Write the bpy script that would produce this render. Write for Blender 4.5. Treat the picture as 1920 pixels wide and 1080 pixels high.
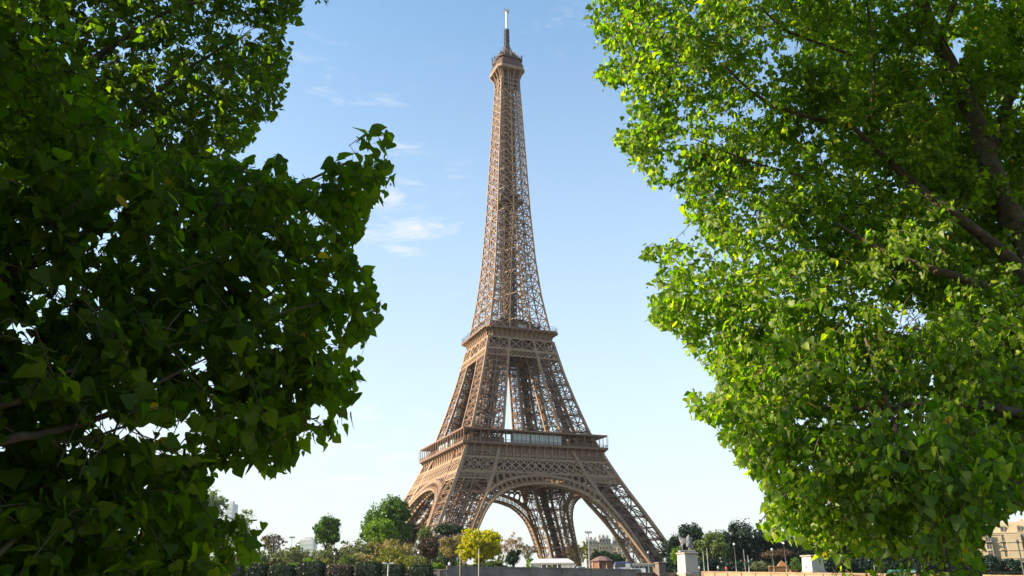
import bpy, bmesh, math, random
import numpy as np
from mathutils import Vector, Matrix
random.seed(7); rng = np.random.default_rng(11)
R = math.radians
scene = bpy.context.scene
for o in list(bpy.data.objects): bpy.data.objects.remove(o)
COL = scene.collection

# ---------------------------------------------------------------- camera, sky, sun, exposure
PITCH, ROLL, FPX, EYE = 0.3453053, 0.0079477, 1546.26, 1.6
cam_d = bpy.data.cameras.new('camera'); cam = bpy.data.objects.new('camera', cam_d); COL.objects.link(cam)
cam_d.sensor_width = 36; cam_d.lens = 36 * FPX / 1920; cam_d.clip_start = 0.05; cam_d.clip_end = 6000
cam.matrix_world = Matrix.Translation((0, 0, EYE)) @ Matrix.Rotation(math.pi / 2 + PITCH, 4, 'X') @ Matrix.Rotation(-ROLL, 4, 'Z')
scene.camera = cam
SUN_EL = R(26); SUN_DIR = Vector((-0.985, -0.16, 0)).normalized()
SUN_DIR = Vector((SUN_DIR.x * math.cos(SUN_EL), SUN_DIR.y * math.cos(SUN_EL), math.sin(SUN_EL)))
world = bpy.data.worlds.new('World'); scene.world = world; world.use_nodes = True
nt = world.node_tree; nt.nodes.clear()
def nd(t, kind, **kw):
    n = t.nodes.new(kind)
    for k, v in kw.items():
        if k in n.inputs: n.inputs[k].default_value = v
        else: setattr(n, k, v)
    return n
sky = nd(nt, 'ShaderNodeTexSky', sky_type='NISHITA', sun_disc=False)
sky.sun_elevation = SUN_EL; sky.sun_rotation = math.atan2(SUN_DIR.x, SUN_DIR.y)
sky.air_density = 1.0; sky.dust_density = 1.2; sky.ozone_density = 2.0; sky.altitude = 40
bg = nd(nt, 'ShaderNodeBackground', Strength=0.108)
wo = nt.nodes.new('ShaderNodeOutputWorld')
geo = nt.nodes.new('ShaderNodeTexCoord')
def vmath(op, a, b=None):
    n = nt.nodes.new('ShaderNodeVectorMath'); n.operation = op
    for i, v in enumerate((a, b)):
        if v is None: continue
        if isinstance(v, bpy.types.NodeSocket): nt.links.new(v, n.inputs[i])
        else: n.inputs[i].default_value = v
    return n
def fmath(op, a, b=None, c=None, t=None):
    t = t or nt
    n = t.nodes.new('ShaderNodeMath'); n.operation = op
    for i, v in enumerate((a, b, c)):
        if v is None: continue
        if isinstance(v, bpy.types.NodeSocket): t.links.new(v, n.inputs[i])
        else: n.inputs[i].default_value = v
    return n.outputs[0]
def ray(px, py):
    X = px - 960; Y = 540 - py; cr, sr = math.cos(-ROLL), math.sin(-ROLL)
    x = (X * cr - Y * sr) / FPX; u = (X * sr + Y * cr) / FPX
    c, s = math.cos(PITCH), math.sin(PITCH)
    return Vector((x, c - u * s, s + u * c))
def at(px, py, Y):
    r = ray(px, py); return Vector((0, 0, EYE)) + r * (Y / r.y)
def depth(P):
    return P[1] * math.cos(PITCH) + (P[2] - EYE) * math.sin(PITCH)
# a few thin fair-weather clouds, placed by direction in the sky
dirv = geo.outputs['Generated']
flat = nt.nodes.new('ShaderNodeMapping'); flat.inputs['Scale'].default_value = (1, 1, 3.6)
nt.links.new(dirv, flat.inputs['Vector'])
nz = nd(nt, 'ShaderNodeTexNoise', Scale=17.0, Detail=10.0, Roughness=0.62, Distortion=0.6)
nt.links.new(flat.outputs[0], nz.inputs['Vector'])
mask = None
for px, py, rad, wgt in ((775, 428, .085, 1.0), (720, 372, .07, .95), (785, 345, .05, .7), (745, 275, .06, .45), (690, 430, .07, .7), (640, 880, .3, .75), (480, 860, .4, .8), (860, 340, .09, .4), (640, 160, .2, .28), (1080, 60, .15, .22), (760, 470, .05, .5)):
    d = ray(px, py).normalized(); d.z *= 3.6
    dist = vmath('DISTANCE', flat.outputs[0], tuple(d)).outputs['Value']
    g = fmath('MULTIPLY', fmath('MAXIMUM', fmath('SUBTRACT', 1.0, fmath('DIVIDE', dist, rad)), 0.0), wgt)
    mask = g if mask is None else fmath('MAXIMUM', mask, g)
cl = fmath('MULTIPLY', fmath('SUBTRACT', fmath('ADD', fmath('MULTIPLY', nz.outputs['Fac'], 1.7), fmath('MULTIPLY', mask, 0.42)), 1.0), 1.9)
clc = nt.nodes.new('ShaderNodeClamp'); nt.links.new(cl, clc.inputs[0])
clm = fmath('MULTIPLY', clc.outputs[0], fmath('MINIMUM', fmath('MULTIPLY', mask, 3.0), 0.8))
# the low white veil of a hazy horizon
sep = nt.nodes.new('ShaderNodeSeparateXYZ'); nt.links.new(dirv, sep.inputs[0])
veil = fmath('MULTIPLY', fmath('POWER', fmath('MAXIMUM', fmath('SUBTRACT', 1.0, fmath('DIVIDE', fmath('ABSOLUTE', sep.outputs['Z']), 0.72)), 0.0), 1.4), 0.93)
tint = nd(nt, 'ShaderNodeMix', data_type='RGBA', blend_type='MULTIPLY'); tint.inputs['Factor'].default_value = 1.0
nt.links.new(sky.outputs[0], tint.inputs['A']); tint.inputs['B'].default_value = (0.9, 1.12, 1.1, 1)
mv = nd(nt, 'ShaderNodeMix', data_type='RGBA'); nt.links.new(veil, mv.inputs['Factor'])
nt.links.new(tint.outputs['Result'], mv.inputs['A']); mv.inputs['B'].default_value = (3.04, 3.03, 2.98, 1)
mc = nd(nt, 'ShaderNodeMix', data_type='RGBA'); nt.links.new(clm, mc.inputs['Factor'])
nt.links.new(mv.outputs['Result'], mc.inputs['A']); mc.inputs['B'].default_value = (3.3, 3.35, 3.4, 1)
nt.links.new(mc.outputs['Result'], bg.inputs['Color']); nt.links.new(bg.outputs[0], wo.inputs['Surface'])
sun_d = bpy.data.lights.new('sun', 'SUN'); sun_d.energy = 5.0; sun_d.angle = R(0.5); sun_d.color = (1.0, 0.86, 0.66)
sun = bpy.data.objects.new('sun', sun_d); COL.objects.link(sun)
sun.rotation_euler = (-SUN_DIR).to_track_quat('-Z', 'Y').to_euler()
scene.view_settings.view_transform = 'Standard'; scene.view_settings.look = 'None'
scene.view_settings.exposure = 1.5; scene.view_settings.gamma = 1

# ---------------------------------------------------------------- materials
def new_mat(name):
    m = bpy.data.materials.new(name); m.use_nodes = True
    t = m.node_tree; b = t.nodes['Principled BSDF']; return m, t, b
ALB = 0.76     # common trim of all base colours, together with the exposure
def noisy(name, c0, c1, scale=1.0, rough=0.7, metal=0.0, bump=0.0, detail=5, spec=0.5, coord='Object'):
    c0, c1 = (tuple(x * ALB for x in c) for c in (c0, c1)); m, t, b = new_mat(name)
    tc = t.nodes.new('ShaderNodeTexCoord'); n = nd(t, 'ShaderNodeTexNoise', Scale=scale, Detail=detail, Roughness=0.65)
    t.links.new(tc.outputs[coord], n.inputs['Vector'])
    r = t.nodes.new('ShaderNodeValToRGB'); r.color_ramp.elements[0].position = 0.3; r.color_ramp.elements[1].position = 0.7
    r.color_ramp.elements[0].color = (*c0, 1); r.color_ramp.elements[1].color = (*c1, 1)
    t.links.new(n.outputs['Fac'], r.inputs['Fac']); t.links.new(r.outputs['Color'], b.inputs['Base Color'])
    b.inputs['Roughness'].default_value = rough; b.inputs['Metallic'].default_value = metal
    b.inputs['Specular IOR Level'].default_value = spec
    if bump:
        bp = nd(t, 'ShaderNodeBump', Strength=bump); t.links.new(n.outputs['Fac'], bp.inputs['Height']); t.links.new(bp.outputs[0], b.inputs['Normal'])
    return m
def leaf_mat(name, c0, c1, c2, trans=0.4, back=(0.2, 0.26, 0.14), gloss=0.06, grough=0.35, backmix=0.5, tgain=1.3):
    """leaf: coloured by a per-leaf random attribute, paler below, lets light through"""
    if name != 'poplar_leaf_dark': c0, c1, c2, back = (tuple(x * .8 for x in c) for c in (c0, c1, c2, back))
    m = bpy.data.materials.new(name); m.use_nodes = True; t = m.node_tree; t.nodes.clear()
    a = nd(t, 'ShaderNodeAttribute', attribute_name='leaf_tint')
    r = t.nodes.new('ShaderNodeValToRGB'); e = r.color_ramp.elements
    e[0].position = 0; e[0].color = (*c0, 1); e[1].position = 0.985; e[1].color = (*c2, 1)
    k = e.new(0.5); k.color = (*c1, 1)
    if name.startswith('poplar'):
        k = e.new(0.99); k.color = (0.45, 0.27, 0.02, 1)
    t.links.new(a.outputs['Fac'], r.inputs['Fac'])
    g = t.nodes.new('ShaderNodeNewGeometry')
    mb = nd(t, 'ShaderNodeMix', data_type='RGBA'); t.links.new(fmath('MULTIPLY', g.outputs['Backfacing'], backmix, t=t), mb.inputs['Factor'])
    t.links.new(r.outputs['Color'], mb.inputs['A']); mb.inputs['B'].default_value = (*back, 1)
    df = t.nodes.new('ShaderNodeBsdfDiffuse'); t.links.new(mb.outputs['Result'], df.inputs['Color'])
    tr = t.nodes.new('ShaderNodeBsdfTranslucent')
    tm = nd(t, 'ShaderNodeMix', data_type='RGBA', blend_type='MULTIPLY'); tm.inputs['Factor'].default_value = 1
    t.links.new(r.outputs['Color'], tm.inputs['A']); tm.inputs['B'].default_value = (1.5 * tgain, 1.6 * tgain, 0.5 * tgain, 1)
    t.links.new(tm.outputs['Result'], tr.inputs['Color'])
    m1 = nd(t, 'ShaderNodeMixShader', Fac=trans); t.links.new(df.outputs[0], m1.inputs[1]); t.links.new(tr.outputs[0], m1.inputs[2])
    gl = nd(t, 'ShaderNodeBsdfGlossy', Roughness=grough); gl.inputs['Color'].default_value = (0.95, 0.95, 0.8, 1)
    m2 = nd(t, 'ShaderNodeMixShader', Fac=gloss); t.links.new(m1.outputs[0], m2.inputs[1]); t.links.new(gl.outputs[0], m2.inputs[2])
    o = t.nodes.new('ShaderNodeOutputMaterial'); t.links.new(m2.outputs[0], o.inputs['Surface'])
    return m
M = {}
M['iron'] = noisy('brown_iron_paint', (0.165, 0.085, 0.041), (0.235, 0.127, 0.064), 0.25, 0.55)
M['iron_dark'] = noisy('dark_brown_iron', (0.08, 0.036, 0.018), (0.115, 0.054, 0.028), 0.3, 0.6)
M['iron_light'] = noisy('light_brown_iron', (0.25, 0.147, 0.076), (0.35, 0.215, 0.118), 0.3, 0.55)
M['iron_frieze'] = noisy('frieze_brown', (0.14, 0.074, 0.038), (0.185, 0.1, 0.054), 0.3, 0.6)
M['steel'] = noisy('mast_steel', (0.06, 0.06, 0.065), (0.12, 0.12, 0.13), 1, 0.5, 0.2)
M['white'] = noisy('white_paint', (0.612, 0.612, 0.595), (0.697, 0.697, 0.680), 0.6, 0.45)
M['glass'] = noisy('sky_reflection_glass', (0.45, 0.53, 0.52), (0.55, 0.62, 0.6), 0.2, 0.08)  # pale base colour stands in for sky reflected in the glazing
M['pane'] = noisy('dark_window_pane', (0.03, 0.035, 0.04), (0.07, 0.075, 0.08), 0.6, 0.08)
M['stone'] = noisy('pale_limestone', (0.286, 0.252, 0.197), (0.367, 0.326, 0.258), 0.5, 0.85, bump=0.2)
M['tan'] = noisy('tan_stone', (0.26, 0.165, 0.088), (0.37, 0.25, 0.14), 0.45, 0.85, bump=0.3)
M['dirty'] = noisy('weathered_stone', (0.15, 0.118, 0.095), (0.3, 0.245, 0.2), 0.35, 0.9, bump=0.4)
M['pier'] = noisy('brown_stone', (0.136, 0.099, 0.075), (0.190, 0.143, 0.112), 0.6, 0.9, bump=0.3)
M['bronze'] = noisy('statue_stone', (0.14, 0.14, 0.15), (0.3, 0.29, 0.28), 1.4, 0.8, bump=0.3)
M['brick'] = noisy('brick', (0.177, 0.068, 0.037), (0.231, 0.102, 0.058), 2.0, 0.85)
M['tile'] = noisy('roof_tile', (0.136, 0.075, 0.061), (0.218, 0.129, 0.102), 1.0, 0.8)
M['zinc'] = noisy('zinc_roof', (0.109, 0.122, 0.143), (0.170, 0.184, 0.211), 0.4, 0.5)
M['facade'] = noisy('cream_facade', (0.354, 0.272, 0.160), (0.462, 0.374, 0.238), 0.25, 0.85, bump=0.15)
M['cream'] = noisy('white_facade', (0.422, 0.394, 0.326), (0.503, 0.476, 0.408), 0.2, 0.85)
M['trim'] = noisy('facade_trim', (0.408, 0.326, 0.204), (0.476, 0.388, 0.258), 0.6, 0.85)
M['grey'] = noisy('grey_metal', (0.2, 0.2, 0.2), (0.3, 0.3, 0.3), 1.5, 0.5, 0.3)
M['black'] = noisy('dark_metal', (0.03, 0.035, 0.03), (0.06, 0.06, 0.055), 1.5, 0.5)
M['bark'] = noisy('poplar_bark', (0.04, 0.027, 0.017), (0.15, 0.105, 0.065), 7, 0.95, bump=1.0)
M['twig'] = noisy('twig_bark', (0.07, 0.06, 0.022), (0.11, 0.1, 0.03), 9, 0.9)
M['trunk'] = noisy('far_bark', (0.032, 0.025, 0.020), (0.063, 0.049, 0.038), 2, 0.95)
M['lamp'] = noisy('lamp_globe', (0.75, 0.75, 0.72), (0.82, 0.82, 0.8), 1, 0.3)
M['navy'] = noisy('navy_paint', (0.03, 0.04, 0.1), (0.05, 0.06, 0.14), 1, 0.25)
M['silver'] = noisy('silver_paint', (0.5, 0.53, 0.56), (0.6, 0.63, 0.66), 1, 0.25)
M['red'] = noisy('red_paint', (0.5, 0.04, 0.03), (0.6, 0.07, 0.05), 1, 0.4)
M['rubber'] = noisy('rubber', (0.02, 0.02, 0.02), (0.035, 0.035, 0.035), 3, 0.9)
M['wood'] = noisy('orange_timber', (0.272, 0.109, 0.034), (0.374, 0.170, 0.054), 2.5, 0.7)
M['green'] = noisy('green_paint', (0.03, 0.16, 0.1), (0.05, 0.22, 0.14), 1, 0.35)
M['skin'] = noisy('skin', (0.45, 0.27, 0.19), (0.52, 0.32, 0.23), 3, 0.6)
M['cloth_red'] = noisy('red_cloth', (0.5, 0.05, 0.05), (0.6, 0.08, 0.07), 3, 0.9)
M['cloth_white'] = noisy('white_cloth', (0.7, 0.68, 0.64), (0.8, 0.78, 0.74), 3, 0.9)
M['cloth_dark'] = noisy('dark_cloth', (0.04, 0.045, 0.07), (0.08, 0.08, 0.1), 3, 0.9)
M['hair'] = noisy('dark_hair', (0.02, 0.015, 0.01), (0.05, 0.035, 0.02), 5, 0.7)
M['ground'] = noisy('park_ground', (0.08, 0.1, 0.035), (0.17, 0.15, 0.09), 0.15, 0.95)
M['paving'] = noisy('quay_paving', (0.2, 0.18, 0.15), (0.3, 0.27, 0.23), 1.2, 0.9, bump=0.2)
M['asphalt'] = noisy('asphalt', (0.04, 0.04, 0.042), (0.065, 0.065, 0.066), 3, 0.9)
M['water'] = noisy('river_water', (0.02, 0.035, 0.025), (0.03, 0.05, 0.035), 0.1, 0.08, bump=0.3)
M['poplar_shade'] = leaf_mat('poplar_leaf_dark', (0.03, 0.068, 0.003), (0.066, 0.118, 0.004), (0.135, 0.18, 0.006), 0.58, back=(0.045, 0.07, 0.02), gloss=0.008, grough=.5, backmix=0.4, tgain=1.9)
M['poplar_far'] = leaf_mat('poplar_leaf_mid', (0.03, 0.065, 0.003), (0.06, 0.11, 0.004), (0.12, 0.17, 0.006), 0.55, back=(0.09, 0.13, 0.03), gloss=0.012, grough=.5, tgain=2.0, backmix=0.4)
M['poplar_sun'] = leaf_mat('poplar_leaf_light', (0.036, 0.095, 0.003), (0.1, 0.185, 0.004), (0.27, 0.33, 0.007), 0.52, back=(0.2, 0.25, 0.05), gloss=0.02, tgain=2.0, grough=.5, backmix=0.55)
def foliage(name, c, v=0.35, trans=0.3):
    c = tuple(x * 1.05 for x in c); c0 = tuple(x * (1 - v) for x in c); c2 = tuple(min(1, x * (1 + v)) for x in c)
    M[name] = leaf_mat(name, c0, c, c2, trans, back=c2, gloss=0.012, backmix=0.2, tgain=0.9)
foliage('fol_green', (0.075, 0.15, 0.02)); foliage('fol_bright', (0.15, 0.25, 0.02)); foliage('fol_dark', (0.013, 0.032, 0.018), trans=0.15)
foliage('fol_hazed', (0.2, 0.26, 0.13)); foliage('fol_olive', (0.19, 0.19, 0.035)); foliage('fol_beige', (0.3, 0.24, 0.10))  # the pale green has distant haze put into its colour
foliage('fol_purple', (0.17, 0.13, 0.08)); foliage('fol_maroon', (0.075, 0.05, 0.03), trans=0.15); foliage('fol_gold', (0.44, 0.4, 0.008), 0.3, 0.45)
foliage('fol_hedge', (0.03, 0.045, 0.014), trans=0.15); foliage('fol_hedge_red', (0.09, 0.06, 0.045), trans=0.15); foliage('fol_pink', (0.32, 0.22, 0.17))
foliage('fol_mid', (0.1, 0.14, 0.04)); foliage('fol_grey', (0.15, 0.165, 0.075)); foliage('fol_pine', (0.025, 0.045, 0.018), trans=0.1)

# ---------------------------------------------------------------- mesh helpers
class MB:
    def __init__(s): s.V = []; s.L = []; s.T = []; s.n = 0; s.B = []
    def add(s, verts, faces):
        s.V.append(np.asarray(verts, dtype=float).reshape(-1, 3))
        for f in faces:
            s.L.extend(i + s.n for i in f); s.T.append(len(f))
        s.n += len(verts)
    def beam(s, a, b, w, h=None, n=None):
        s.B.append((*a, *b, w, h or w, *(n if n is not None else (0, 0, 0))))
    def path(s, pts, w, h=None, n=None):
        for a, b in zip(pts[:-1], pts[1:]): s.beam(a, b, w, h, n)
    def box(s, x0, x1, y0, y1, z0, z1, bev=0.0):
        if not bev:
            s.add([(x0, y0, z0), (x1, y0, z0), (x1, y1, z0), (x0, y1, z0), (x0, y0, z1), (x1, y0, z1), (x1, y1, z1), (x0, y1, z1)],
                  [(0, 3, 2, 1), (4, 5, 6, 7), (0, 1, 5, 4), (1, 2, 6, 5), (2, 3, 7, 6), (3, 0, 4, 7)])
        else:
            s.loft([(z0, 0), (z0 + bev, bev), (z1 - bev, bev), (z1, 0)], x0, x1, y0, y1, bev)
    def loft(s, prof, x0, x1, y0, y1, bev):
        n0 = s.n; ring = []
        vs = []
        for z, g in prof:
            k = bev - g
            X0, X1, Y0, Y1 = x0 + k, x1 - k, y0 + k, y1 - k; c = bev
            vs += [(X0 + c, Y0, z), (X1 - c, Y0, z), (X1, Y0 + c, z), (X1, Y1 - c, z), (X1 - c, Y1, z), (X0 + c, Y1, z), (X0, Y1 - c, z), (X0, Y0 + c, z)]
        f = [tuple(range(7, -1, -1)), tuple(range(len(vs) - 8, len(vs)))]
        for r in range(len(prof) - 1):
            for i in range(8): f.append((r * 8 + i, r * 8 + (i + 1) % 8, r * 8 + 8 + (i + 1) % 8, r * 8 + 8 + i))
        s.add(vs, f)
    def rings(s, rings, cap=True, closed=False):
        m = len(rings[0]); vs = [p for r in rings for p in r]; f = []
        k = len(rings)
        for r in range(k if closed else k - 1):
            q = (r + 1) % k
            for i in range(m): f.append((r * m + i, r * m + (i + 1) % m, q * m + (i + 1) % m, q * m + i))
        if cap and not closed: f += [tuple(range(m - 1, -1, -1)), tuple(range((k - 1) * m, k * m))]
        s.add(vs, f)
    def lathe(s, c, prof, n=12, ang=0.0, sx=1, sy=1):
        s.rings([[(c[0] + r * sx * math.cos(ang + 2 * math.pi * i / n), c[1] + r * sy * math.sin(ang + 2 * math.pi * i / n), c[2] + z) for i in range(n)] for r, z in prof])
    def tube(s, pts, rad, n=8):
        pts = [Vector(p) for p in pts]; rs = []
        for i, p in enumerate(pts):
            d = (pts[min(i + 1, len(pts) - 1)] - pts[max(i - 1, 0)]).normalized()
            a = d.cross(Vector((0.31, 0.2, 0.93))); a = a if a.length > 0.05 else d.cross(Vector((1, 0, 0)))
            a.normalize(); b = d.cross(a)
            rs.append([tuple(p + (a * math.cos(2 * math.pi * j / n) + b * math.sin(2 * math.pi * j / n)) * rad[i]) for j in range(n)])
        s.rings(rs)
    def build(s, name, mat, parent=None, smooth=False, solid=0.0):
        V = [np.zeros((0, 3))] + s.V; L = list(s.L); T = list(s.T); V = np.concatenate(V)
        L = np.array(L, dtype=np.int64); T = np.array(T, dtype=np.int64)
        if s.B:
            B = np.array(s.B); v, l = beams(B[:, 0:3], B[:, 3:6], B[:, 6], B[:, 7], B[:, 8:11])
            L = np.concatenate([L, l + len(V)]); T = np.concatenate([T, np.full(len(l) // 4, 4)]); V = np.concatenate([V, v])
        o = make(name, V, L, T, mat, parent, smooth)
        if solid: md = o.modifiers.new('thickness', 'SOLIDIFY'); md.thickness = solid; md.offset = 0
        return o
def beams(A, B, w, h, N):
    D = B - A; ln = np.linalg.norm(D, axis=1, keepdims=True); D = D / np.maximum(ln, 1e-9)
    ref = np.where(np.abs(D[:, 2:3]) > 0.95, np.array([[0.6, 0.8, 0]]), np.array([[0, 0, 1.0]]))
    ref = np.where(np.linalg.norm(N, axis=1, keepdims=True) > 0, N, ref)
    S = np.cross(D, ref); S /= np.maximum(np.linalg.norm(S, axis=1, keepdims=True), 1e-9); U = np.cross(S, D)
    S = S * (np.asarray(w)[:, None] / 2); U = U * (np.asarray(h)[:, None] / 2)
    v = np.stack([A - S - U, A + S - U, A + S + U, A - S + U, B - S - U, B + S - U, B + S + U, B - S + U], axis=1)
    q = np.array([0, 3, 2, 1, 4, 5, 6, 7, 0, 1, 5, 4, 1, 2, 6, 5, 2, 3, 7, 6, 3, 0, 4, 7])
    return v.reshape(-1, 3), (np.arange(len(A))[:, None] * 8 + q[None, :]).ravel()
def make(name, V, L, T, mat, parent=None, smooth=False, tint=None):
    me = bpy.data.meshes.new(name); V = np.asarray(V, dtype=np.float32)
    me.vertices.add(len(V)); me.vertices.foreach_set('co', V.ravel())
    me.loops.add(len(L)); me.loops.foreach_set('vertex_index', np.asarray(L, dtype=np.int32))
    me.polygons.add(len(T)); st = np.concatenate([[0], np.cumsum(T)[:-1]]) if len(T) else np.zeros(0)
    me.polygons.foreach_set('loop_start', st.astype(np.int32))
    me.update(calc_edges=True)
    me.polygons.foreach_set('use_smooth', np.full(len(T), bool(smooth)))
    if tint is not None:
        a = me.attributes.new('leaf_tint', 'FLOAT', 'POINT'); a.data.foreach_set('value', np.asarray(tint, dtype=np.float32))
    me.materials.append(M[mat] if isinstance(mat, str) else mat)
    o = bpy.data.objects.new(name, me); COL.objects.link(o)
    if parent: o.parent = parent
    return o
def tag(o, label=None, cat=None, group=None, kind=None):
    if label: o['label'] = label
    if cat: o['category'] = cat
    if group: o['group'] = group
    if kind: o['kind'] = kind
    return o
def thing(name, label, cat, loc=(0, 0, 0), rz=0.0, group=None):
    o = bpy.data.objects.new(name, None); COL.objects.link(o); o.location = loc; o.rotation_euler = (0, 0, rz); o.empty_display_size = 0.3
    return tag(o, label, cat, group)
def dup(o, loc, rz=None, label=None, scale=None):
    def cp(a, par):
        c = a.copy(); COL.objects.link(c); c.parent = par
        for k in [x for x in bpy.data.objects if x.parent == a]: cp(k, c)
        return c
    r = cp(o, None); r.location = loc
    if rz is not None: r.rotation_euler = (0, 0, rz)
    if label: r['label'] = label
    if scale: r.scale = (scale, scale, scale)
    return r

# ---------------------------------------------------------------- the tower
BASE = 3.68; TC = Vector((-1.9338, 410.434, BASE)); TA = 0.3774833
zW = [0, 18, 27, 39.5, 50.4, 57, 66, 81, 95, 111, 120, 139, 159, 187, 214, 246, 265, 278]
wW = [60, 51.6, 47.2, 40.8, 35.8, 33, 29.4, 24.9, 21.1, 17.6, 15.9, 13.0, 11.0, 9.2, 8.0, 6.5, 5.6, 5.3]
zI = [0, 6, 20.5, 26, 35, 44, 51, 57, 66, 81, 96, 103, 111, 117, 122, 150, 190]
wI = [45.2, 42.2, 36.2, 33, 27.2, 22.6, 20.0, 17.6, 14.4, 11.7, 9.0, 7.8, 6.6, 5.8, 5.2, 3.0, 0.0]
W = lambda z: float(np.interp(z, zW, wW)); I = lambda z: float(np.interp(z, zI, wI))
def rot(p, k):
    x, y, z = p
    for _ in range(k % 4): x, y = -y, x
    return (x, y, z)
def fp(k, s, z, o=0.0): return rot((s, -(W(z) + o), z), k)
def fn(k): return rot((0, -1, 0), k)
def ladder(mb, p, q, n, w=0.9, rail=0.26, lace=0.15):
    p, q, n = Vector(p), Vector(q), Vector(n); d = q - p; L = d.length
    if L < 0.1: return
    sd = d.cross(n).normalized() * (w / 2); k = max(2, int(L / (w * 1.9)))
    mb.beam(p + sd, q + sd, rail, rail, n); mb.beam(p - sd, q - sd, rail, rail, n)
    for i in range(k):
        a = p + d * (i / k) + (sd if i % 2 else -sd); b = p + d * ((i + 1) / k) + (-sd if i % 2 else sd)
        mb.beam(a, b, lace, lace, n)
tower = thing('lattice_tower', 'very tall brown iron lattice tower with arched legs, two broad platforms and a thin mast', 'tower', TC, TA)
def chord(cx, cy, z):   # cx,cy in {+-1 outer, +-0.5 inner}
    f = lambda c: math.copysign(W(z) if abs(c) > 0.7 else I(z), c)
    return Vector((f(cx), f(cy), z))
def leg_part(name, sx, sy, zs, cw, star=True, lifts=True):
    mb = MB(); z0, z1 = zs[0], zs[-1]
    cs = [(sx, sy), (sx * .5, sy), (sx * .5, sy * .5), (sx, sy * .5)]
    fine = np.linspace(z0, z1, int((z1 - z0) / 2.6) + 1)
    nrm = [(0, sy, 0), (sx, 0, 0), (0, sy, 0), (sx, 0, 0)]
    for j in range(4):
        a, b = cs[j], cs[(j + 1) % 4]; n = nrm[j]
        P = lambda t, z: chord(*a, z).lerp(chord(*b, z), t)
        for u, v in zip(zs[:-1], zs[1:]):
            m = (u + v) / 2; ww = 0.95 if star else 0.62
            if star: ladder(mb, P(0, u), P(1, v), n, ww, .22, .13); ladder(mb, P(1, u), P(0, v), n, ww, .22, .13)
            else: mb.beam(P(0, u), P(1, v), .3, .3, n); mb.beam(P(1, u), P(0, v), .3, .3, n)
            if star: ladder(mb, P(0, v), P(1, v), n, 0.8)
            else: mb.beam(P(0, v), P(1, v), .34, .34, n)
            if star:
                mb.beam(P(0, m), P(1, m), 0.4); mb.beam(P(.5, u), P(.5, v), 0.45, 0.4, n)
                mb.beam(P(.25, u), P(0, (u + m) / 2), .22); mb.beam(P(.75, u), P(1, (u + m) / 2), .22)
                mb.beam(P(0, (v + m) / 2), P(.25, v), .22); mb.beam(P(1, (v + m) / 2), P(.75, v), .22)
            else:
                mb.beam(P(.5, u), P(.5, v), 0.16)
    for v in zs[1:-1]:
        q = [chord(*c, v) for c in cs]; mb.beam(q[0], q[2], .5); mb.beam(q[1], q[3], .5)
        for t in (.33, .66): mb.beam(q[0].lerp(q[1], t), q[3].lerp(q[2], t), .3); mb.beam(q[1].lerp(q[2], t), q[0].lerp(q[3], t), .3)
    o = mb.build(name, 'iron' if star else 'iron_light', tower)
    ch = MB()
    for c in cs: ch = MB(); ch.path([chord(*c, z) for z in fine], cw * 1.12, cw * 1.12, (1, 0, 0)); ch.build('chord', 'iron_light', o)
    if lifts:
        lb = MB()
        def ctr(z, du, dv):
            a, b = chord(*cs[0], z), chord(*cs[2], z); c = (a + b) / 2; k = (W(z) - I(z)) / 15
            return c + Vector((du * k, dv * k, 0))
        for du, dv in ((2.6, 2.6), (-2.6, -2.6), (2.6, -2.6), (-2.6, 2.6)):
            lb.path([ctr(z, du, dv) for z in fine], 0.9 if star or (sx < 0 and sy > 0) else .5)
        full = star or sy > 0 and sx < 0
        for i in range(len(fine) - 1):
            u, v = fine[i], fine[i + 1]; g = 1 if i % 2 else -1
            if not full:
                lb.beam(ctr(u, 4.6 * g, 1.2), ctr(v, -4.6 * g, 1.2), .5, .2); continue
            lb.beam(ctr(u, 2.6 * g, 2.6), ctr(v, -2.6 * g, 2.6), .35); lb.beam(ctr(u, 2.6 * g, -2.6), ctr(v, -2.6 * g, -2.6), .35)
            lb.beam(ctr(u, 2.6, 2.6 * g), ctr(v, 2.6, -2.6 * g), .35); lb.beam(ctr(u, -2.6, 2.6 * g), ctr(v, -2.6, -2.6 * g), .35)
            # stairs and track bed
            lb.beam(ctr(u, 4.6 * g, 1.2), ctr(v, -4.6 * g, 1.2), .9, .25)
            lb.beam(ctr(u, 0, 0), ctr(v, 0, 0), 3.6 if sx * sy < 0 and sy > 0 or sy > 0 else 1.6, 0.5, (sx, sy, 0.3))
        lb.build('lift_track', 'iron_dark', o)
    return o
for sx in (-1, 1):
    for sy in (-1, 1):
        lg = leg_part('leg', sx, sy, [0, 6, 16.5, 26.5, 35.5, 44.2, 51.2, 57], 1.25)
        fb = MB()
        for c in ((1, 1), (.5, 1), (1, .5), (.5, .5)):
            p = chord(c[0] * sx, c[1] * sy, 0); fb.rings([[(p.x + x * k, p.y + y * k, z) for x, y in ((-1, -1), (1, -1), (1, 1), (-1, 1))] for k, z in ((3.6, -2.5), (3.4, 0.2), (2.2, 1.6), (1.4, 2.2))])
        fb.build('masonry_base', 'stone', lg)
        leg_part('upper_leg', sx, sy, [57.6, 66.5, 75, 83, 90.5, 97.3, 103, 112.8], 1.0)
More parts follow.
